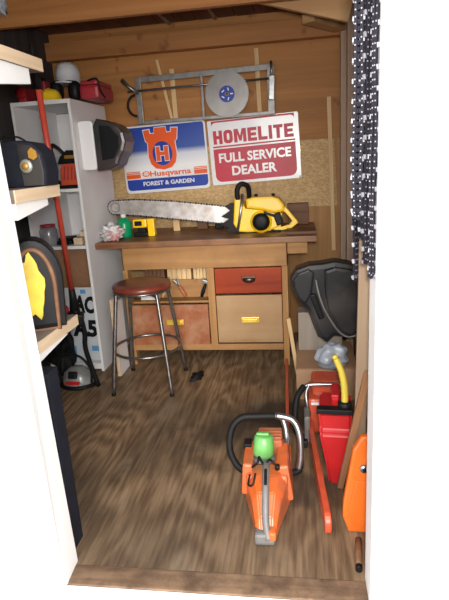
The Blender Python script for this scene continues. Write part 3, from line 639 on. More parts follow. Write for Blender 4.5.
# ================================================================== signs
def husq():
    t = thing('husqvarna_sign'.replace('husqvarna', 'dealer'), 'blue and white sign with orange crown emblem reading Husqvarna Forest & Garden', 'sign', (-1.055, 4.165, 1.476), (0, math.radians(-1.6), 0))
    W2, H2 = 0.345, 0.258
    MB().prism(rrect(-W2, W2, -H2, H2, 0.03), 0, 0.004).build('panel', 'sign_white', t)
    MB().prism(rrect(-W2+0.014, W2-0.014, -0.10, H2-0.012, 0.02), -0.0012, -0.0002).build('blue_field', 'sign_fade', t)
    MB().prism(rrect(-W2+0.014, W2-0.014, -H2+0.022, -0.150, 0.03, corners=(1, 1, 0, 0)), -0.0012, -0.0002).build('blue_band', 'sign_blue', t)
    lettering('lettering', 'FOREST & GARDEN', 'sign_white', t, 0.01, -0.188, 0.42, 0.034, -0.0015, 0.03)
    lettering('lettering', '®Husqvarna', 'sign_orange', t, 0.0, -0.118, 0.40, 0.058, -0.0015, 0.025)
    for x0, x1 in ((-0.331, -0.215), (0.225, 0.331)):
        for k, (z0, z1) in enumerate(((-0.094, -0.087), (-0.106, -0.098), (-0.142, -0.110))): MB().span(x0, x1, -0.0025, -0.0014, z0, z1).build('orange_bar', 'sign_orange', t)
    # emblem: crown over ring with H
    def emb(off, y0, y1):
        o = [(-0.115-off, 0.02), (-0.112-off, 0.08), (-0.108-off, 0.13), (-0.125-off, 0.145), (-0.138-off, 0.235+off), (-0.09+off, 0.24+off), (-0.085+off, 0.205+off), (-0.05-off*0.4, 0.205+off), (-0.045-off*0.4, 0.25+off), (0.045+off*0.4, 0.25+off), (0.05+off*0.4, 0.205+off), (0.085-off, 0.205+off), (0.09-off, 0.24+off), (0.138+off, 0.235+off), (0.125+off, 0.145), (0.108+off, 0.13), (0.112+off, 0.08), (0.115+off, 0.02), (0.10+off, -0.04), (0.065+off, -0.08-off), (0.0, -0.095-off), (-0.065-off, -0.08-off), (-0.10-off, -0.04)]
        return o
    cx = 0.02
    sh_ = lambda L_: [(x+cx-0.035, z*0.93+0.0) for x, z in L_]
    MB().prism(sh_(emb(0.006, 0, 0)), -0.0028, -0.0014).build('emblem_outline', 'sign_white', t)
    MB().prism(sh_(emb(0, 0, 0)), -0.0045, -0.003).build('emblem', 'sign_orange', t)
    MB().prism([(x+cx-0.035, z) for x, z in ellipse(0, 0.037, 0.080, 0.092)], -0.0058, -0.0047).build('emblem_centre', 'sign_blue', t)
    MB().prism([(x+cx-0.035, z) for x, z in ellipse(0, 0.035, 0.070, 0.076)], -0.0062, -0.0059).build('emblem_ring', 'sign_white', t) if False else None
    for nm, off, y0, y1, mt in (('letter_outline', 0.005, -0.0075, -0.006, 'sign_white'), ('letter_h', 0.0, -0.0092, -0.0077, 'sign_orange')):
        b = MB(); c0 = cx-0.035
        h = [(-0.05-off, -0.02-off), (-0.018+off, -0.02-off), (-0.018+off, 0.022-off), (0.018-off, 0.022-off), (0.018-off, -0.02-off), (0.05+off, -0.02-off), (0.05+off, 0.09+off), (0.018-off, 0.09+off), (0.018-off, 0.05+off), (-0.018+off, 0.05+off), (-0.018+off, 0.09+off), (-0.05-off, 0.09+off)]
        b.prism([(x+c0, z) for x, z in h], y0, y1); b.build(nm, mt, t)
    return t
husq()
def homelite():
    t = thing('dealer_sign', 'red and white sign reading HOMELITE FULL SERVICE DEALER', 'sign', (-0.345, 4.172, 1.497), (0, math.radians(-2.2), 0))
    W2, H2 = 0.348, 0.243
    MB().prism(rrect(-W2, W2, -H2, H2, 0.012), 0, 0.004).build('panel', 'sign_white', t)
    MB().prism(rrect(-W2+0.03, W2-0.03, 0.178, H2-0.018, 0.03, corners=(0, 0, 1, 1)), -0.0012, -0.0002).build('top_band', 'sign_red', t)
    MB().prism(rrect(-W2+0.03, W2-0.03, -H2+0.022, 0.030, 0.05, corners=(1, 1, 0, 0)), -0.0012, -0.0002).build('red_field', 'sign_red', t)
    MB().span(-W2+0.03, W2-0.03, -0.0012, -0.0002, 0.040, 0.052).build('red_line', 'sign_red', t)
    b = MB(); st_ = 0.30; x = -0.310; Hh = 0.100; z0 = 0.066
    def rc(a0, a1, c0, c1, w): b.span(x+a0*w, x+a1*w, -0.003, -0.0015, z0+c0*Hh, z0+c1*Hh)
    for ch in 'HOMELITE':
        w = {'I': 0.026, 'M': 0.096}.get(ch, 0.071); e = 0.026/w
        if ch == 'H': rc(0, e, 0, 1, w); rc(1-e, 1, 0, 1, w); rc(e, 1-e, 0.38, 0.62, w)
        if ch == 'O': b.prism(rrect(x, x+w, z0, z0+Hh, 0.028), -0.0015, -0.003, holes=[rrect(x+0.026, x+w-0.026, z0+0.024, z0+Hh-0.024, 0.011)])
        if ch == 'M': b.prism([(x, z0), (x+0.026, z0), (x+0.026, z0+Hh*0.62), (x+w/2-0.009, z0+Hh*0.1), (x+w/2+0.009, z0+Hh*0.1), (x+w-0.026, z0+Hh*0.62), (x+w-0.026, z0), (x+w, z0), (x+w, z0+Hh), (x+w-0.032, z0+Hh), (x+w/2, z0+Hh*0.48), (x+0.032, z0+Hh), (x, z0+Hh)], -0.0015, -0.003)
        if ch == 'E': rc(0, e, 0, 1, w); rc(e, 1, 0, 0.24, w); rc(e, 0.92, 0.38, 0.61, w); rc(e, 1, 0.76, 1, w)
        if ch == 'L': rc(0, e, 0, 1, w); rc(e, 1, 0, 0.24, w)
        if ch == 'I': rc(0, 1, 0, 1, w)
        if ch == 'T': rc(0, 1, 0.76, 1, w); rc(0.5-e/2, 0.5+e/2, 0, 0.76, w)
        x += w + 0.010
    b.build('lettering', 'sign_red', t)
    lettering('lettering', 'FULL SERVICE', 'sign_white', t, 0.0, -0.040, 0.56, 0.072, -0.0015, 0.03)
    lettering('lettering', 'DEALER', 'sign_white', t, -0.01, -0.142, 0.35, 0.072, -0.0015, 0.03)
    b = MB(); b.lathe([(0, 0), (0.012, 0), (0.01, 0.005), (0, 0.006)], (W2-0.006, -0.001, -H2+0.008), (PI/2, 0, 0), 12); b.build('flash_glint', 'sign_white', t)  # small white disc painted in as the flash highlight, lower right corner
homelite()

# ================================================================== rack above the signs
rk = thing('wall_rack', 'grey metal bar frame hung above the two signs', 'rack', (-0.69, 4.10, 1.9))
MB().box((0.0, 0.0, 0.160), (1.02, 0.012, 0.040), (0, -0.015, 0), 0.003).build('top_bar', 'grey_metal', rk)
MB().box((-0.02, -0.004, -0.152), (1.04, 0.012, 0.026), (0, -0.005, 0), 0.003).build('bottom_bar', 'grey_metal', rk)
MB().tube([(-0.585, -0.03, 0.072), (0.50, -0.03, 0.085)], 0.008, 10).build('cross_rod', 'steel', rk)
for x, w_ in ((-0.505, 0.042), (-0.018, 0.020), (0.492, 0.05)):
    MB().box((x, -0.012, 0.005), (w_, 0.014, 0.33), bev=0.003).build('upright', 'grey_metal', rk)
MB().tube([(-0.62, -0.04, 0.155), (-0.57, -0.04, 0.105), (-0.50, -0.03, 0.05)], [0.016, 0.013, 0.012], 10).build('clamp_handle', 'steel', rk)
MB().tube([(-0.53-0.065*math.sin(a), -0.03, -0.03+0.075*math.cos(a)) for a in [k/12*PI for k in range(13)]], 0.009, 8).build('hook', 'black', rk)
MB().box((0.50, -0.035, 0.02), (0.045, 0.03, 0.17), (0, 0.05, 0), 0.006).tube([(0.50, -0.035, 0.08), (0.50, -0.035, 0.20)], 0.010, 8).build('clamp', 'steel', rk)
t = thing('circular_saw_blade', 'round steel saw blade with a blue hub label on the wall rack', 'saw blade', (-0.52, 4.055, 1.90), (0, 0, 0))
teeth = []
for k in range(48):
    a = 2*PI*k/48; teeth.append((0.165*math.cos(a), 0.165*math.sin(a))); teeth.append((0.157*math.cos(a+0.06), 0.157*math.sin(a+0.06)))
MB().prism(teeth, 0, 0.003, holes=[ellipse(0, 0, 0.012, 0.012, 12)]).build('blade', 'blade_steel', t)
MB().prism(ellipse(0, 0, 0.058, 0.058), -0.0015, -0.0004, holes=[ellipse(0, 0, 0.014, 0.014, 12)]).build('hub_label', 'sign_blue', t)
b = MB()
for k in range(5):
    a = k*1.25; b.box((0.035*math.cos(a), -0.0022, 0.035*math.sin(a)), (0.022, 0.001, 0.008), (0, a, 0))
b.build('label_marks', 'sign_white', t)
def stick(x0, z0, x1, z1, w_, label, y=4.15, mat='stick', y1=None):
    L_ = math.hypot(x1-x0, z1-z0); ang = math.atan2(x1-x0, z1-z0)
    b = MB(); b.box((0, 0, L_/2), (w_, 0.014, L_), bev=0.002)
    tilt = 0 if y1 is None else math.atan2(y1-y, L_)
    tag(b.build('wooden_stick', mat, loc=(x0, y, z0), rot=(-tilt, ang, 0)), label, 'stick')
stick(-0.965, 1.75, -1.05, 2.19, 0.022, 'thin pale stick tilted left behind the wall rack')
stick(-0.94, 1.75, -0.945, 2.12, 0.036, 'broad short pale stick behind the left of the wall rack', 4.168)
stick(-0.29, 1.75, -0.30, 2.21, 0.032, 'tall pale stick behind the right end of the wall rack', 4.165)
stick(0.252, 0.70, 0.222, 1.84, 0.030, 'long tan stick standing upright right of the red sign', 4.12, 'stick', 4.165)
stick(0.318, 0.70, 0.275, 1.55, 0.034, 'shorter tan batten beside the long stick near the right wall', 4.12, 'bench_v', 4.165)

# ================================================================== big yellow chainsaw on the bench
cs = thing('chainsaw', 'large yellow chainsaw with long steel bar lying on the workbench', 'chainsaw', (0, 3.74, 0))
body = [(-0.459, 1.172), (-0.421, 1.174), (-0.382, 1.097), (-0.274, 1.082), (-0.177, 1.055), (-0.125, 1.053), (-0.15, 0.964), (-0.22, 0.932), (-0.373, 0.927), (-0.441, 0.935), (-0.476, 0.993)]
cover = [(-0.379, 1.161), (-0.33, 1.174), (-0.196, 1.174), (-0.149, 1.158), (-0.111, 1.112), (-0.113, 1.067), (-0.177, 1.057), (-0.274, 1.084), (-0.376, 1.099)]
MB().prism(body, -0.06, 0.10, 0.012).build('crankcase', 'yellow', cs)
MB().prism(cover, -0.075, 0.10, 0.018).build('top_cover', 'yellow', cs)
ho = [(-0.17, 1.110), (-0.124, 1.110), (-0.087, 1.074), (-0.030, 1.000), (-0.018, 0.978), (-0.068, 0.940), (-0.16, 0.925), (-0.20, 0.94)]
hi = [(-0.135, 1.062), (-0.108, 1.055), (-0.062, 0.993), (-0.085, 0.966), (-0.140, 0.955)]
MB().prism(ho, -0.03, 0.02, 0.006, holes=[hi]).build('rear_handle', 'yellow', cs)
b = MB(); b.lathe([(0, 0), (0.062, 0), (0.062, 0.012), (0.052, 0.028), (0.03, 0.032), (0, 0.034)], (-0.277, -0.061, 1.0), (PI/2, 0, 0), 28); b.build('starter_cover', 'black', cs)
b = MB(); b.lathe([(0, 0), (0.078, 0), (0.078, 0.010), (0, 0.011)], (-0.277, -0.056, 1.0), (PI/2, 0, 0), 28); b.build('starter_ring', 'yellow', cs)
b = MB(); b.box((-0.155, -0.055, 1.015), (0.05, 0.05, 0.085), (0, -0.3, 0), 0.01); b.box((-0.20, -0.068, 1.045), (0.12, 0.012, 0.02), (0, 0.35, 0), 0.004); b.build('throttle_housing', 'black', cs)
b = MB(); b.tube(smooth_path([(-0.435, -0.05, 1.16), (-0.437, -0.05, 1.225), (-0.415, -0.045, 1.262), (-0.385, -0.03, 1.262), (-0.362, 0.0, 1.235), (-0.362, 0.05, 1.14)]), 0.018, 10); b.build('front_grip', 'black_rubber', cs)
b = MB(); b.tube([(-0.398, -0.075, 1.20), (-0.418, -0.08, 1.066), (-0.449, -0.07, 0.925)], 0.010, 10); b.build('handle_tube', 'chrome', cs)
b = MB(); b.lathe([(0, 0), (0.012, 0), (0.012, 0.02), (0, 0.02)], (-0.31, 0, 1.17)); b.lathe([(0, 0), (0.012, 0), (0.012, 0.02), (0, 0.02)], (-0.19, 0, 1.168)); b.build('caps', 'black', cs)
b = MB(); b.span(-0.46, -0.14, -0.05, 0.09, 0.923, 0.935, 0.004); b.build('base_plate', 'black', cs)
spk = [(-0.49, 1.137), (-0.535, 1.115), (-0.498, 1.085), (-0.565, 1.043), (-0.508, 1.025), (-0.575, 0.985), (-0.511, 0.965), (-0.55, 0.935), (-0.48, 0.925), (-0.455, 0.93), (-0.455, 1.135)]
MB().prism(spk, -0.03, 0.0, 0.002).build('bumper_spikes', 'black', cs)
# guide bar, rounded tip
top = [(-1.36, 1.192), (-1.2, 1.192), (-0.9, 1.165), (-0.6, 1.122), (-0.46, 1.10)]; bot = [(-0.46, 0.985), (-0.6, 0.995), (-0.9, 1.035), (-1.2, 1.075), (-1.36, 1.090)]
tipc = (-1.365, 1.141); tip = [(tipc[0]+0.052*math.cos(a), tipc[1]+0.051*math.sin(a)) for a in [PI*(1.5-k/8) for k in range(1, 8)]]
outline = bot + tip + top
gb = MB().prism(outline, 0.012, 0.018).build('guide_bar', 'bar_steel', cs)
MB().prism(ellipse(tipc[0]+0.006, tipc[1], 0.038, 0.038, 20), 0.006, 0.0115, holes=[ellipse(tipc[0]+0.006, tipc[1], 0.030, 0.030, 20)]).build('tip_sprocket', 'steel', gb)
b = MB(); pts = [Vector((x, 0.015, z)) for x, z in outline]
for i in range(len(pts)-1):
    a_, b_ = pts[i], pts[i+1]; L_ = (b_-a_).length; n_ = max(1, int(L_/0.019)); ang = math.atan2(-(b_-a_).z, (b_-a_).x)
    for k in range(n_):
        p = a_ + (b_-a_)*((k+0.5)/n_); b.box(p, (L_/n_*0.8, 0.009, 0.012 if k % 2 else 0.008), (0, ang, 0), 0.001)
b.build('saw_chain', 'chain', cs)

# bench clutter at the left
t = thing('green_bottle', 'green plastic bottle at the left end of the workbench', 'bottle', (-1.295, 3.72, 0.923))
MB().lathe([(0, 0), (0.050, 0), (0.056, 0.01), (0.056, 0.10), (0.042, 0.13), (0.02, 0.145), (0, 0.145)]).build('body', 'bottle_green', t)
MB().lathe([(0, 0.1455), (0.02, 0.1455), (0.018, 0.17), (0, 0.172)]).build('cap', 'sign_white', t)
t = thing('yellow_drill', 'small yellow and black power tool behind the green bottle', 'power tool', (-1.14, 3.74, 0.923))
MB().span(-0.085, 0.02, -0.035, 0.035, 0.065, 0.128, 0.012).build('motor', 'yellow', t)
MB().prism([(-0.06, 0.0), (0.0, 0.0), (-0.005, 0.08), (-0.05, 0.08)], -0.02, 0.02, 0.005).build('grip', 'black', t)
MB().span(0.025, 0.075, -0.03, 0.03, 0.0, 0.128, 0.005).build('battery', 'yellow', t)
MB().span(-0.085, 0.022, -0.037, 0.037, 0.0, 0.03, 0.006).build('foot', 'black', t)
MB().span(-0.07, -0.015, -0.0375, -0.034, 0.08, 0.115, 0.001).build('label_plate', 'black', t)
b = MB(); b.blob((0, 0, 0.055), (0.15, 0.14, 0.12), sub=4, rough=0.35, seed=9, freq=9, flat=-0.054)
tag(b.build('crumpled_wrapper', 'white_crinkle', loc=(-1.335, 3.57, 0.923)), 'crumpled white and red plastic wrapper at the left bench corner', 'wrapper')
for x0, x1, y, h_, mt, lb in ((-0.98, -0.93, 3.95, 0.11, 'stick', 'small pale wood block on the bench behind the bar'), (-0.80, -0.72, 4.0, 0.16, 'dark_block', 'brown wood block standing on the bench under the bar middle'), (-0.66, -0.60, 4.0, 0.13, 'black', 'small black tin on the bench left of the saw spikes')):
    tag(MB().span(0, x1-x0, 0, 0.05, 0, h_, 0.004).build('wood_block' if mt != 'black' else 'small_tin', mt, loc=(x0, y, 0.923)), lb, 'block' if mt != 'black' else 'tin')
tag(MB().span(-0.10, 0.06, 0, 0.06, 0, 0.16, 0.004).build('wood_block', 'dark_block', loc=(0.0, 4.05, 0.923)), 'brown wood block behind the yellow saw handle', 'block')
tag(MB().span(-0.10, 0.10, -0.1, 0.1, 0, 0.02, 0.004).build('dark_slab', 'dark_block', loc=(0.0, 3.62, 0.923)), 'thin dark wood slab on the right corner of the bench', 'slab')

# ================================================================== right side pile
t = thing('cardboard_box', 'tan cardboard box on the floor under the black case', 'box', (0.14, 3.15, 0))
MB().span(-0.185, 0.18, -0.22, 0.27, 0, 0.195, 0.004).build('body', 'cardboard', t)
MB().span(-0.18, -0.002, -0.215, 0.265, 0.196, 0.200).build('flap', 'cardboard', t); MB().span(0.002, 0.175, -0.215, 0.265, 0.196, 0.200).build('flap', 'cardboard', t)
tag(MB().span(-0.03, 0.25, 3.24, 3.38, 0.201, 0.46, 0.006).build('grey_box', 'grey_board'), 'grey weathered wooden box behind the black case', 'box')
tag(MB().box((-0.068, 3.32, 0.20), (0.026, 0.02, 0.40), (0, -0.13, 0), 0.003).build('wooden_wedge', 'stick'), 'narrow pale wood offcut leaning beside the bench leg', 'wood')
t = thing('saw_case', 'black moulded plastic saw case tilted on the pile against the right wall', 'case', (0.13, 3.05, 0.555), (0, 0, 0))
o1 = [(-0.199, 0.185), (-0.165, 0.24), (-0.09, 0.265), (-0.014, 0.27), (0.06, 0.282), (0.144, 0.265), (0.200, 0.238), (0.205, -0.135), (0.17, -0.185), (0.059, -0.178), (0.015, -0.222), (-0.041, -0.183), (-0.095, -0.03), (-0.162, 0.057), (-0.192, 0.131)]
MB().prism(o1, -0.05, 0.10, 0.03).build('back_shell', 'black_case', t)
MB().prism([(-0.18, 0.18), (-0.15, 0.222), (-0.09, 0.245), (-0.06, 0.22), (-0.075, 0.10), (-0.11, 0.035), (-0.15, 0.065), (-0.178, 0.13)], -0.075, -0.045, 0.012).build('side_bulge', 'black_case', t)
MB().prism([(0.0, 0.235), (0.06, 0.255), (0.14, 0.24), (0.190, 0.215), (0.194, -0.12), (0.16, -0.165), (0.09, -0.14), (0.02, 0.0), (0.0, 0.12)], -0.085, -0.045, 0.018).build('front_bulge', 'black_case', t)
MB().tube(smooth_path([(-0.05, -0.06, 0.18), (-0.035, -0.07, 0.10), (0.0, -0.08, 0.0), (0.07, -0.085, -0.12), (0.13, -0.085, -0.165), (0.18, -0.085, -0.155)]), 0.007, 8).build('piping', 'grey_metal', t)
MB().box((-0.045, -0.065, 0.02), (0.035, 0.03, 0.16), (0, -0.35, 0), 0.008).build('latch', 'black', t)
b = MB(); b.blob((0, 0, 0.068), (0.19, 0.12, 0.17), sub=4, rough=0.20, seed=4, freq=4.5, flat=-0.063)
tag(b.build('plastic_bag', 'plastic_bag', loc=(0.165, 2.955, 0.201)), 'cloudy blue-grey plastic bag stuffed beneath the black case', 'bag')

# gas can
gc = thing('gas_can', 'red plastic gas can with a yellow spout beside the right wall', 'gas can', (0.137, 2.18, 0), (0, 0, math.radians(-4)))
t_ = bmesh.new(); secs = [(0.0, -0.028, 0.075, 0.10), (0.10, -0.040, 0.075, 0.108), (0.26, -0.068, 0.076, 0.115), (0.275, -0.064, 0.072, 0.108), (0.36, -0.072, 0.072, 0.108)]; rings = []
for z, xa, xb, hy in secs: rings.append([t_.verts.new(p) for p in ((xa, -hy, z), (xb, -hy, z), (xb, hy, z), (xa, hy, z))])
for A, B2 in zip(rings, rings[1:]):
    for k in range(4): t_.faces.new((A[k], A[(k+1) % 4], B2[(k+1) % 4], B2[k]))
t_.faces.new(rings[0]); t_.faces.new(list(reversed(rings[-1]))); bmesh.ops.recalc_face_normals(t_, faces=t_.faces[:]); bmesh.ops.bevel(t_, geom=t_.edges[:], offset=0.012, segments=3, affect='EDGES')
b = MB(); b.merge(t_); b.build('body', 'red', gc)
MB().box((0, 0.04, 0.395), (0.035, 0.13, 0.022), bev=0.008).box((0, -0.01, 0.372), (0.03, 0.03, 0.035), bev=0.004).box((0, 0.09, 0.372), (0.03, 0.03, 0.035), bev=0.004).build('handle', 'red', gc)
MB().lathe([(0, 0.358), (0.030, 0.358), (0.030, 0.392), (0.022, 0.398), (0, 0.398)], (0.042, -0.065, 0)).build('collar', 'black', gc)
b = MB(); b.tube(smooth_path([(0.042, -0.065, 0.395), (0.040, -0.06, 0.46), (0.028, -0.055, 0.53), (0.004, -0.05, 0.590)]), [0.0155]*12+[0.0145]*4+[0.0135]*3, 12); b.build('spout', 'spout_yellow', gc)
MB().lathe([(0, 0), (0.0145, 0), (0.011, 0.016), (0, 0.018)], (0.003, -0.05, 0.590), (0, -0.4, 0)).build('spout_cap', 'spout_yellow', gc)
MB().span(-0.078, 0.076, -0.114, -0.07, 0.355, 0.378, 0.004).build('rim', 'black', gc)


# leaning boards at the right jamb
def lean(name, p0, p1, w_, th, mat, label, cat='board'):
    a = Vector(p0); d = Vector(p1)-a; L_ = d.length
    o = MB().box((0, 0, L_/2), (w_, th, L_), bev=0.003).build(name, mat, loc=a)
    o.rotation_mode = 'QUATERNION'; o.rotation_quaternion = Vector((0, 0, 1)).rotation_difference(d)
    return tag(o, label, cat)
lean('leaning_board', (0.232, 2.10, 0.012), (0.198, 1.60, 1.30), 0.045, 0.022, 'tan_board', 'greyish tan board leaning inside the right door jamb')
lean('leaning_board', (0.150, 2.05, 0.012), (0.232, 1.82, 0.66), 0.026, 0.020, 'rust_board', 'orange-brown narrow board leaning beside the red gas can')
# orange bar cover
t = thing('bar_scabbard', 'bright orange plastic bar cover leaning at the right jamb', 'bar cover', (0.182, 1.79, 0.001), (-0.10, 0.04, 0))
sc = [(-0.02, 0.0), (0.05, 0.0), (0.075, 0.10), (0.075, 0.36), (0.05, 0.405), (0.015, 0.40), (-0.015, 0.345), (-0.045, 0.12), (-0.045, 0.06)]
MB().prism(sc, -0.018, 0.018, 0.010).build('cover', 'orange_clean', t)
MB().lathe([(0, 0), (0.017, 0), (0.015, 0.008), (0, 0.01)], (0.028, -0.019, 0.272), (PI/2, 0, 0), 14).build('rivet', 'chrome', t)
MB().lathe([(0, 0.0), (0.008, 0.0), (0.008, 0.004), (0, 0.004)], (0.028, -0.030, 0.272), (PI/2, 0, 0), 10).build('rivet_slot', 'black', t)
b = MB(); b.prism([(0.0, 0.03), (0.04, 0.03), (0.06, 0.10), (0.06, 0.22), (0.0, 0.22), (-0.025, 0.10)], -0.022, -0.0175, 0.003); b.build('raised_panel', 'orange_clean', t)
t = thing('grease_tube', 'small dark brown tube on the floor by the right jamb', 'tube', (0.182, 1.585, 0))
MB().tube([(0, 0, 0.015), (0.005, 0.06, 0.018), (0.012, 0.13, 0.02)], [0.012, 0.014, 0.012], 10).build('body', 'dark_block', t)
MB().tube([(0.0, -0.001, 0.015), (-0.002, -0.02, 0.0145)], [0.013, 0.012], 10).build('cap', 'black', t)

# ================================================================== orange chainsaw in front
s1 = thing('chainsaw', 'orange chainsaw with green filter cap on the floor nearest the door', 'chainsaw', (-0.155, 1.67, 0), (0, 0, math.radians(1.5)))
# crankcase and housings; +y is the way the bar points
b = MB(); b.box((0.0, 0.33, 0.095), (0.175, 0.24, 0.15), bev=0.02); b.build('crankcase', 'orange', s1)
b = MB(); b.box((-0.085, 0.335, 0.13), (0.045, 0.19, 0.15), (0, 0.08, 0), 0.012); b.build('starter_housing', 'orange', s1)
b = MB(); b.box((-0.088, 0.40, 0.205), (0.032, 0.055, 0.03), bev=0.004); b.build('vent_block', 'black', s1)
b = MB(); b.box((0.01, 0.44, 0.195), (0.11, 0.11, 0.085), (0.08, 0, 0), 0.012)
for k in range(4): b.box((0.01, 0.40+0.025*k, 0.238), (0.10, 0.006, 0.008), (0.08, 0, 0), 0.001)
b.build('cylinder_cover', 'orange_faded', s1)
b = MB(); b.box((0.075, 0.34, 0.12), (0.05, 0.22, 0.17), (0, -0.12, 0), 0.012); b.build('side_cover', 'orange', s1)
# rear fairing tapering to the handle
t_ = bmesh.new()
secs = [(0.28, 0.098, 0.18), (0.20, 0.080, 0.18), (0.12, 0.058, 0.155), (0.05, 0.042, 0.095), (0.02, 0.036, 0.055)]
rings = []
for y, hw, zt in secs:
    rings.append([t_.verts.new(p) for p in ((-hw, y, 0.012), (hw, y, 0.012), (hw, y, zt*0.75), (hw*0.6, y, zt), (-hw*0.6, y, zt), (-hw, y, zt*0.75))])
for A, B2 in zip(rings, rings[1:]):
    for k in range(6): t_.faces.new((A[k], A[(k+1) % 6], B2[(k+1) % 6], B2[k]))
t_.faces.new(rings[0]); t_.faces.new(list(reversed(rings[-1])))
bmesh.ops.recalc_face_normals(t_, faces=t_.faces[:]); bmesh.ops.bevel(t_, geom=t_.edges[:], offset=0.005, segments=2, affect='EDGES')
b = MB(); b.merge(t_); b.build('rear_housing', 'orange', s1)
b = MB(); b.tube(smooth_path([(0.0, 0.235, 0.215), (0.0, 0.17, 0.215), (0.0, 0.09, 0.165), (0.0, 0.03, 0.09), (0.01, 0.0, 0.035)]), 0.0145, 12); b.build('rear_handle', 'grip_grey', s1)
b = MB(); b.box((0.0, 0.14, 0.214), (0.012, 0.07, 0.01), (0.45, 0, 0), 0.003); b.build('trigger_slot', 'black', s1)
b = MB(); b.box((-0.005, 0.02, 0.035), (0.078, 0.05, 0.05), bev=0.012); b.build('handle_base', 'grip_grey', s1)
b = MB(); b.box((0.024, 0.015, 0.05), (0.03, 0.045, 0.04), bev=0.01); b.build('base_patch', 'orange', s1)
MB().lathe([(0, 0), (0.050, 0), (0.052, 0.006), (0.048, 0.012), (0, 0.012)], (-0.015, 0.335, 0.172)).build('filter_seat', 'grip_grey', s1)
b = MB(); b.lathe([(0, 0), (0.042, 0), (0.047, 0.012), (0.045, 0.06), (0.040, 0.088), (0.030, 0.096), (0, 0.094)], (-0.018, 0.345, 0.185), (-0.1, 0.05, 0)); b.box((-0.018, 0.355, 0.280), (0.055, 0.018, 0.018), bev=0.006); b.build('green_cap', 'green', s1)
b = MB()
b.tube(smooth_path([(-0.06, 0.235, 0.195), (-0.035, 0.225, 0.225), (-0.03, 0.25, 0.235), (-0.01, 0.215, 0.22), (0.01, 0.225, 0.235), (0.02, 0.24, 0.225), (0.045, 0.23, 0.20)]), 0.005, 8)
b.tube(smooth_path([(-0.07, 0.22, 0.17), (-0.075, 0.18, 0.15), (-0.055, 0.165, 0.16), (-0.045, 0.2, 0.19)]), 0.004, 8)
b.lathe([(0, 0), (0.01, 0), (0.01, 0.02), (0, 0.02)], (0.045, 0.23, 0.19)); b.build('cables', 'black', s1)
# wrap handle
wh = smooth_path([(-0.105, 0.40, 0.06), (-0.15, 0.42, 0.09), (-0.178, 0.44, 0.16), (-0.165, 0.46, 0.25), (-0.12, 0.475, 0.295), (-0.055, 0.48, 0.30), (0.045, 0.48, 0.302)], 6)
MB().tube(wh, 0.0155, 12).build('front_handle_grip', 'black_rubber', s1)
wh2 = smooth_path([(0.035, 0.48, 0.302), (0.06, 0.48, 0.30), (0.115, 0.47, 0.285), (0.142, 0.45, 0.23), (0.145, 0.43, 0.13), (0.135, 0.42, 0.07)], 6)
MB().tube(wh2, 0.0155, 12).build('front_handle', 'chrome', s1)
MB().tube(smooth_path([(0.145, 0.43, 0.12), (0.135, 0.42, 0.06), (0.08, 0.40, 0.06)]), 0.015, 10).build('handle_boot', 'black_rubber', s1)
MB().tube(smooth_path([(0.06, 0.482, 0.30), (0.075, 0.475, 0.27), (0.085, 0.44, 0.21), (0.07, 0.39, 0.185), (0.055, 0.36, 0.17)], 6), 0.0135, 10).build('handle_brace', 'chrome', s1)
b = MB(); b.box((0.165, 0.47, 0.17), (0.03, 0.03, 0.035), bev=0.006); b.build('bolt', 'black', s1)
# bar with plastic cover pointing away
b = MB(); b.prism(rrect(0.45, 1.66, 0.03, 0.115, 0.035), -0.009, 0.009, 0.004, mat=Matrix.Rotation(PI/2, 4, 'Z')); b.build('bar_cover', 'red_orange', s1, loc=(0.086, 0.0, 0))
b = MB(); b.box((0.088, 0.46, 0.075), (0.03, 0.10, 0.12), bev=0.008); b.build('bar_clamp', 'orange', s1)

# ================================================================== second chainsaw at the right
s2 = thing('chainsaw', 'red-orange chainsaw with covered bar behind the red gas can', 'chainsaw', (0.10, 2.62, 0))
b = MB(); b.box((0.0, 0.0, 0.115), (0.16, 0.24, 0.20), bev=0.018); b.build('crankcase', 'red_orange', s2)
b = MB(); b.box((0.015, 0.02, 0.24), (0.15, 0.16, 0.09), bev=0.02)
for k in range(3): b.box((0.015, -0.063, 0.215+k*0.022), (0.12, 0.006, 0.008), bev=0.001)
b.build('top_cover', 'red_orange', s2)
b = MB(); b.box((0.0, -0.123, 0.19), (0.13, 0.004, 0.014), bev=0.001); b.build('stripe', 'sign_white', s2)
b = MB(); b.prism([(-0.05, 0.0), (0.05, 0.0), (0.04, 0.11), (0.0, 0.14), (-0.04, 0.11)], 0.12, 0.27, 0.01); b.build('rear_handle', 'black', s2)
p = smooth_path([(-0.07, -0.20, 0.05), (-0.105, -0.20, 0.04), (-0.142, -0.18, 0.06), (-0.148, -0.15, 0.15), (-0.135, -0.12, 0.23), (-0.10, -0.08, 0.27)], 6)
MB().tube(p, 0.016, 12).build('front_handle_grip', 'black_rubber', s2)
MB().tube(smooth_path([(-0.105, -0.08, 0.262), (-0.07, -0.08, 0.278), (0.03, -0.08, 0.280), (0.09, -0.075, 0.275), (0.105, -0.06, 0.22), (0.085, -0.05, 0.13)], 6), 0.011, 12).build('front_handle', 'chrome', s2)
MB().tube(smooth_path([(-0.075, -0.09, 0.277), (-0.09, -0.10, 0.24), (-0.085, -0.12, 0.18), (-0.07, -0.11, 0.12)], 6), 0.009, 10).build('handle_brace', 'chrome', s2)
b = MB(); b.prism(rrect(-0.90, -0.10, 0.012, 0.105, 0.04), -0.013, 0.013, 0.006, mat=Matrix.Rotation(PI/2, 4, 'Z')); o = b.build('bar_cover', 'red_orange', s2, loc=(-0.085, 0, 0)); o.rotation_euler = (0, 0, 0.075)
b = MB(); b.box((-0.088, -0.16, 0.09), (0.03, 0.12, 0.15), bev=0.01); b.build('clutch_cover', 'grip_grey', s2)

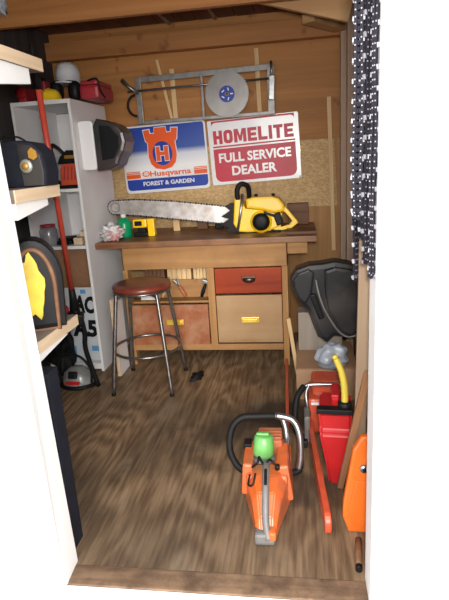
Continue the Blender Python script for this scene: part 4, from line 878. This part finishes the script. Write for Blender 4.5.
# ================================================================== chains hanging at the right jamb
def link_mesh(b1, p, d, cutter, side):
    """one link at p, chain running along d (vertical-ish); cutters stick out along side"""
    ang = math.atan2(d.x, d.z)
    for s_ in (-0.0028, 0.0028):
        b1.box(p+Vector((0, s_, 0)), (0.0085, 0.0022, 0.0185), (0, ang, 0), 0.0007)
    b1.box(p+Vector((-side*0.004, 0, 0.0085)), (0.012, 0.0018, 0.012), (0, ang, 0), 0.0006)
    for s2 in (-1, 1): b1.mi = 1; b1.box(p+Vector((0, s2*0.0042, 0.004)), (0.0034, 0.001, 0.0034)); b1.mi = 0
    if cutter:
        b1.mi = 1; b1.box(p+Vector((side*0.0050, 0.001, 0)), (0.0085, 0.0075, 0.0125), (0.15, ang, 0), 0.0006); b1.mi = 0
def chain(x, y, ztop, drop, gap, label, ph):
    t = thing('saw_chain', label, 'saw chain', (x, y, ztop), (0, 0, ph), 'saw chains hung inside the right door jamb')
    b1 = MB(); pts = []
    step = 0.0165
    n = int((drop-gap)/step)
    for k in range(n): pts.append((Vector((-gap/2 + 0.002*math.sin(k*0.21+ph*3), 0.002*math.sin(k*0.33+ph), -gap/2 - k*step)), -1))
    zb = -gap/2-(n-1)*step
    m_ = max(3, int(PI*gap/2/step))
    for k in range(1, m_): a = PI+PI*k/m_; pts.append((Vector((gap/2*math.cos(a), 0, zb+gap/2*math.sin(a))), 0))
    for k in range(n): pts.append((Vector((gap/2 + 0.002*math.sin(k*0.27+ph*5), 0.002*math.cos(k*0.3+ph), zb + k*step)), 1))
    for k in range(1, m_): a = PI*k/m_; pts.append((Vector((gap/2*math.cos(a), 0, -gap/2+gap/2*math.sin(a))), 0))
    for i, (p_, sd) in enumerate(pts):
        q = pts[(i+1) % len(pts)][0]; d = q-p_
        s_ = sd if sd else (1 if p_.x > 0 else -1)
        link_mesh(b1, p_, d, i % 3 == 0, s_)
    b1.build('links', ['chain', 'chain_bright'], t)
chain(0.158, 1.560, 1.98, 0.93, 0.012, 'saw chain hanging leftmost in the bunch at the right jamb', 0.9)
chain(0.157, 1.500, 1.98, 0.74, 0.020, 'short saw chain hanging second from the left at the right jamb', -0.55)
chain(0.174, 1.540, 1.98, 0.80, 0.016, 'saw chain hanging behind the middle of the bunch at the right jamb', 1.0)
chain(0.179, 1.480, 1.98, 0.86, 0.010, 'saw chain hanging in the middle of the bunch nearest the door opening', 0.6)
chain(0.190, 1.440, 1.98, 0.89, 0.010, 'saw chain hanging rightmost against the white jamb', -0.8)
t = thing('chain_hook', 'metal rod holding the saw chains at the right jamb', 'hook', (0.175, 1.40, 1.972))
MB().tube([(0, 0, 0), (0, 0.20, 0)], 0.005, 8).build('rod', 'steel', t)
MB().box((0.012, 0.19, 0.0), (0.035, 0.01, 0.03), bev=0.002).build('plate', 'steel', t)

# clear plastic bag hanging at the near joist, top left
b = MB(); b.blob((0, 0, 0), (0.12, 0.08, 0.14), sub=3, rough=0.35, seed=12, freq=9)
tag(b.build('hanging_bag', 'plastic_bag', loc=(-1.64, 2.995, 2.345)), 'wad of shiny clear plastic tucked at the left end of the near joist', 'bag')
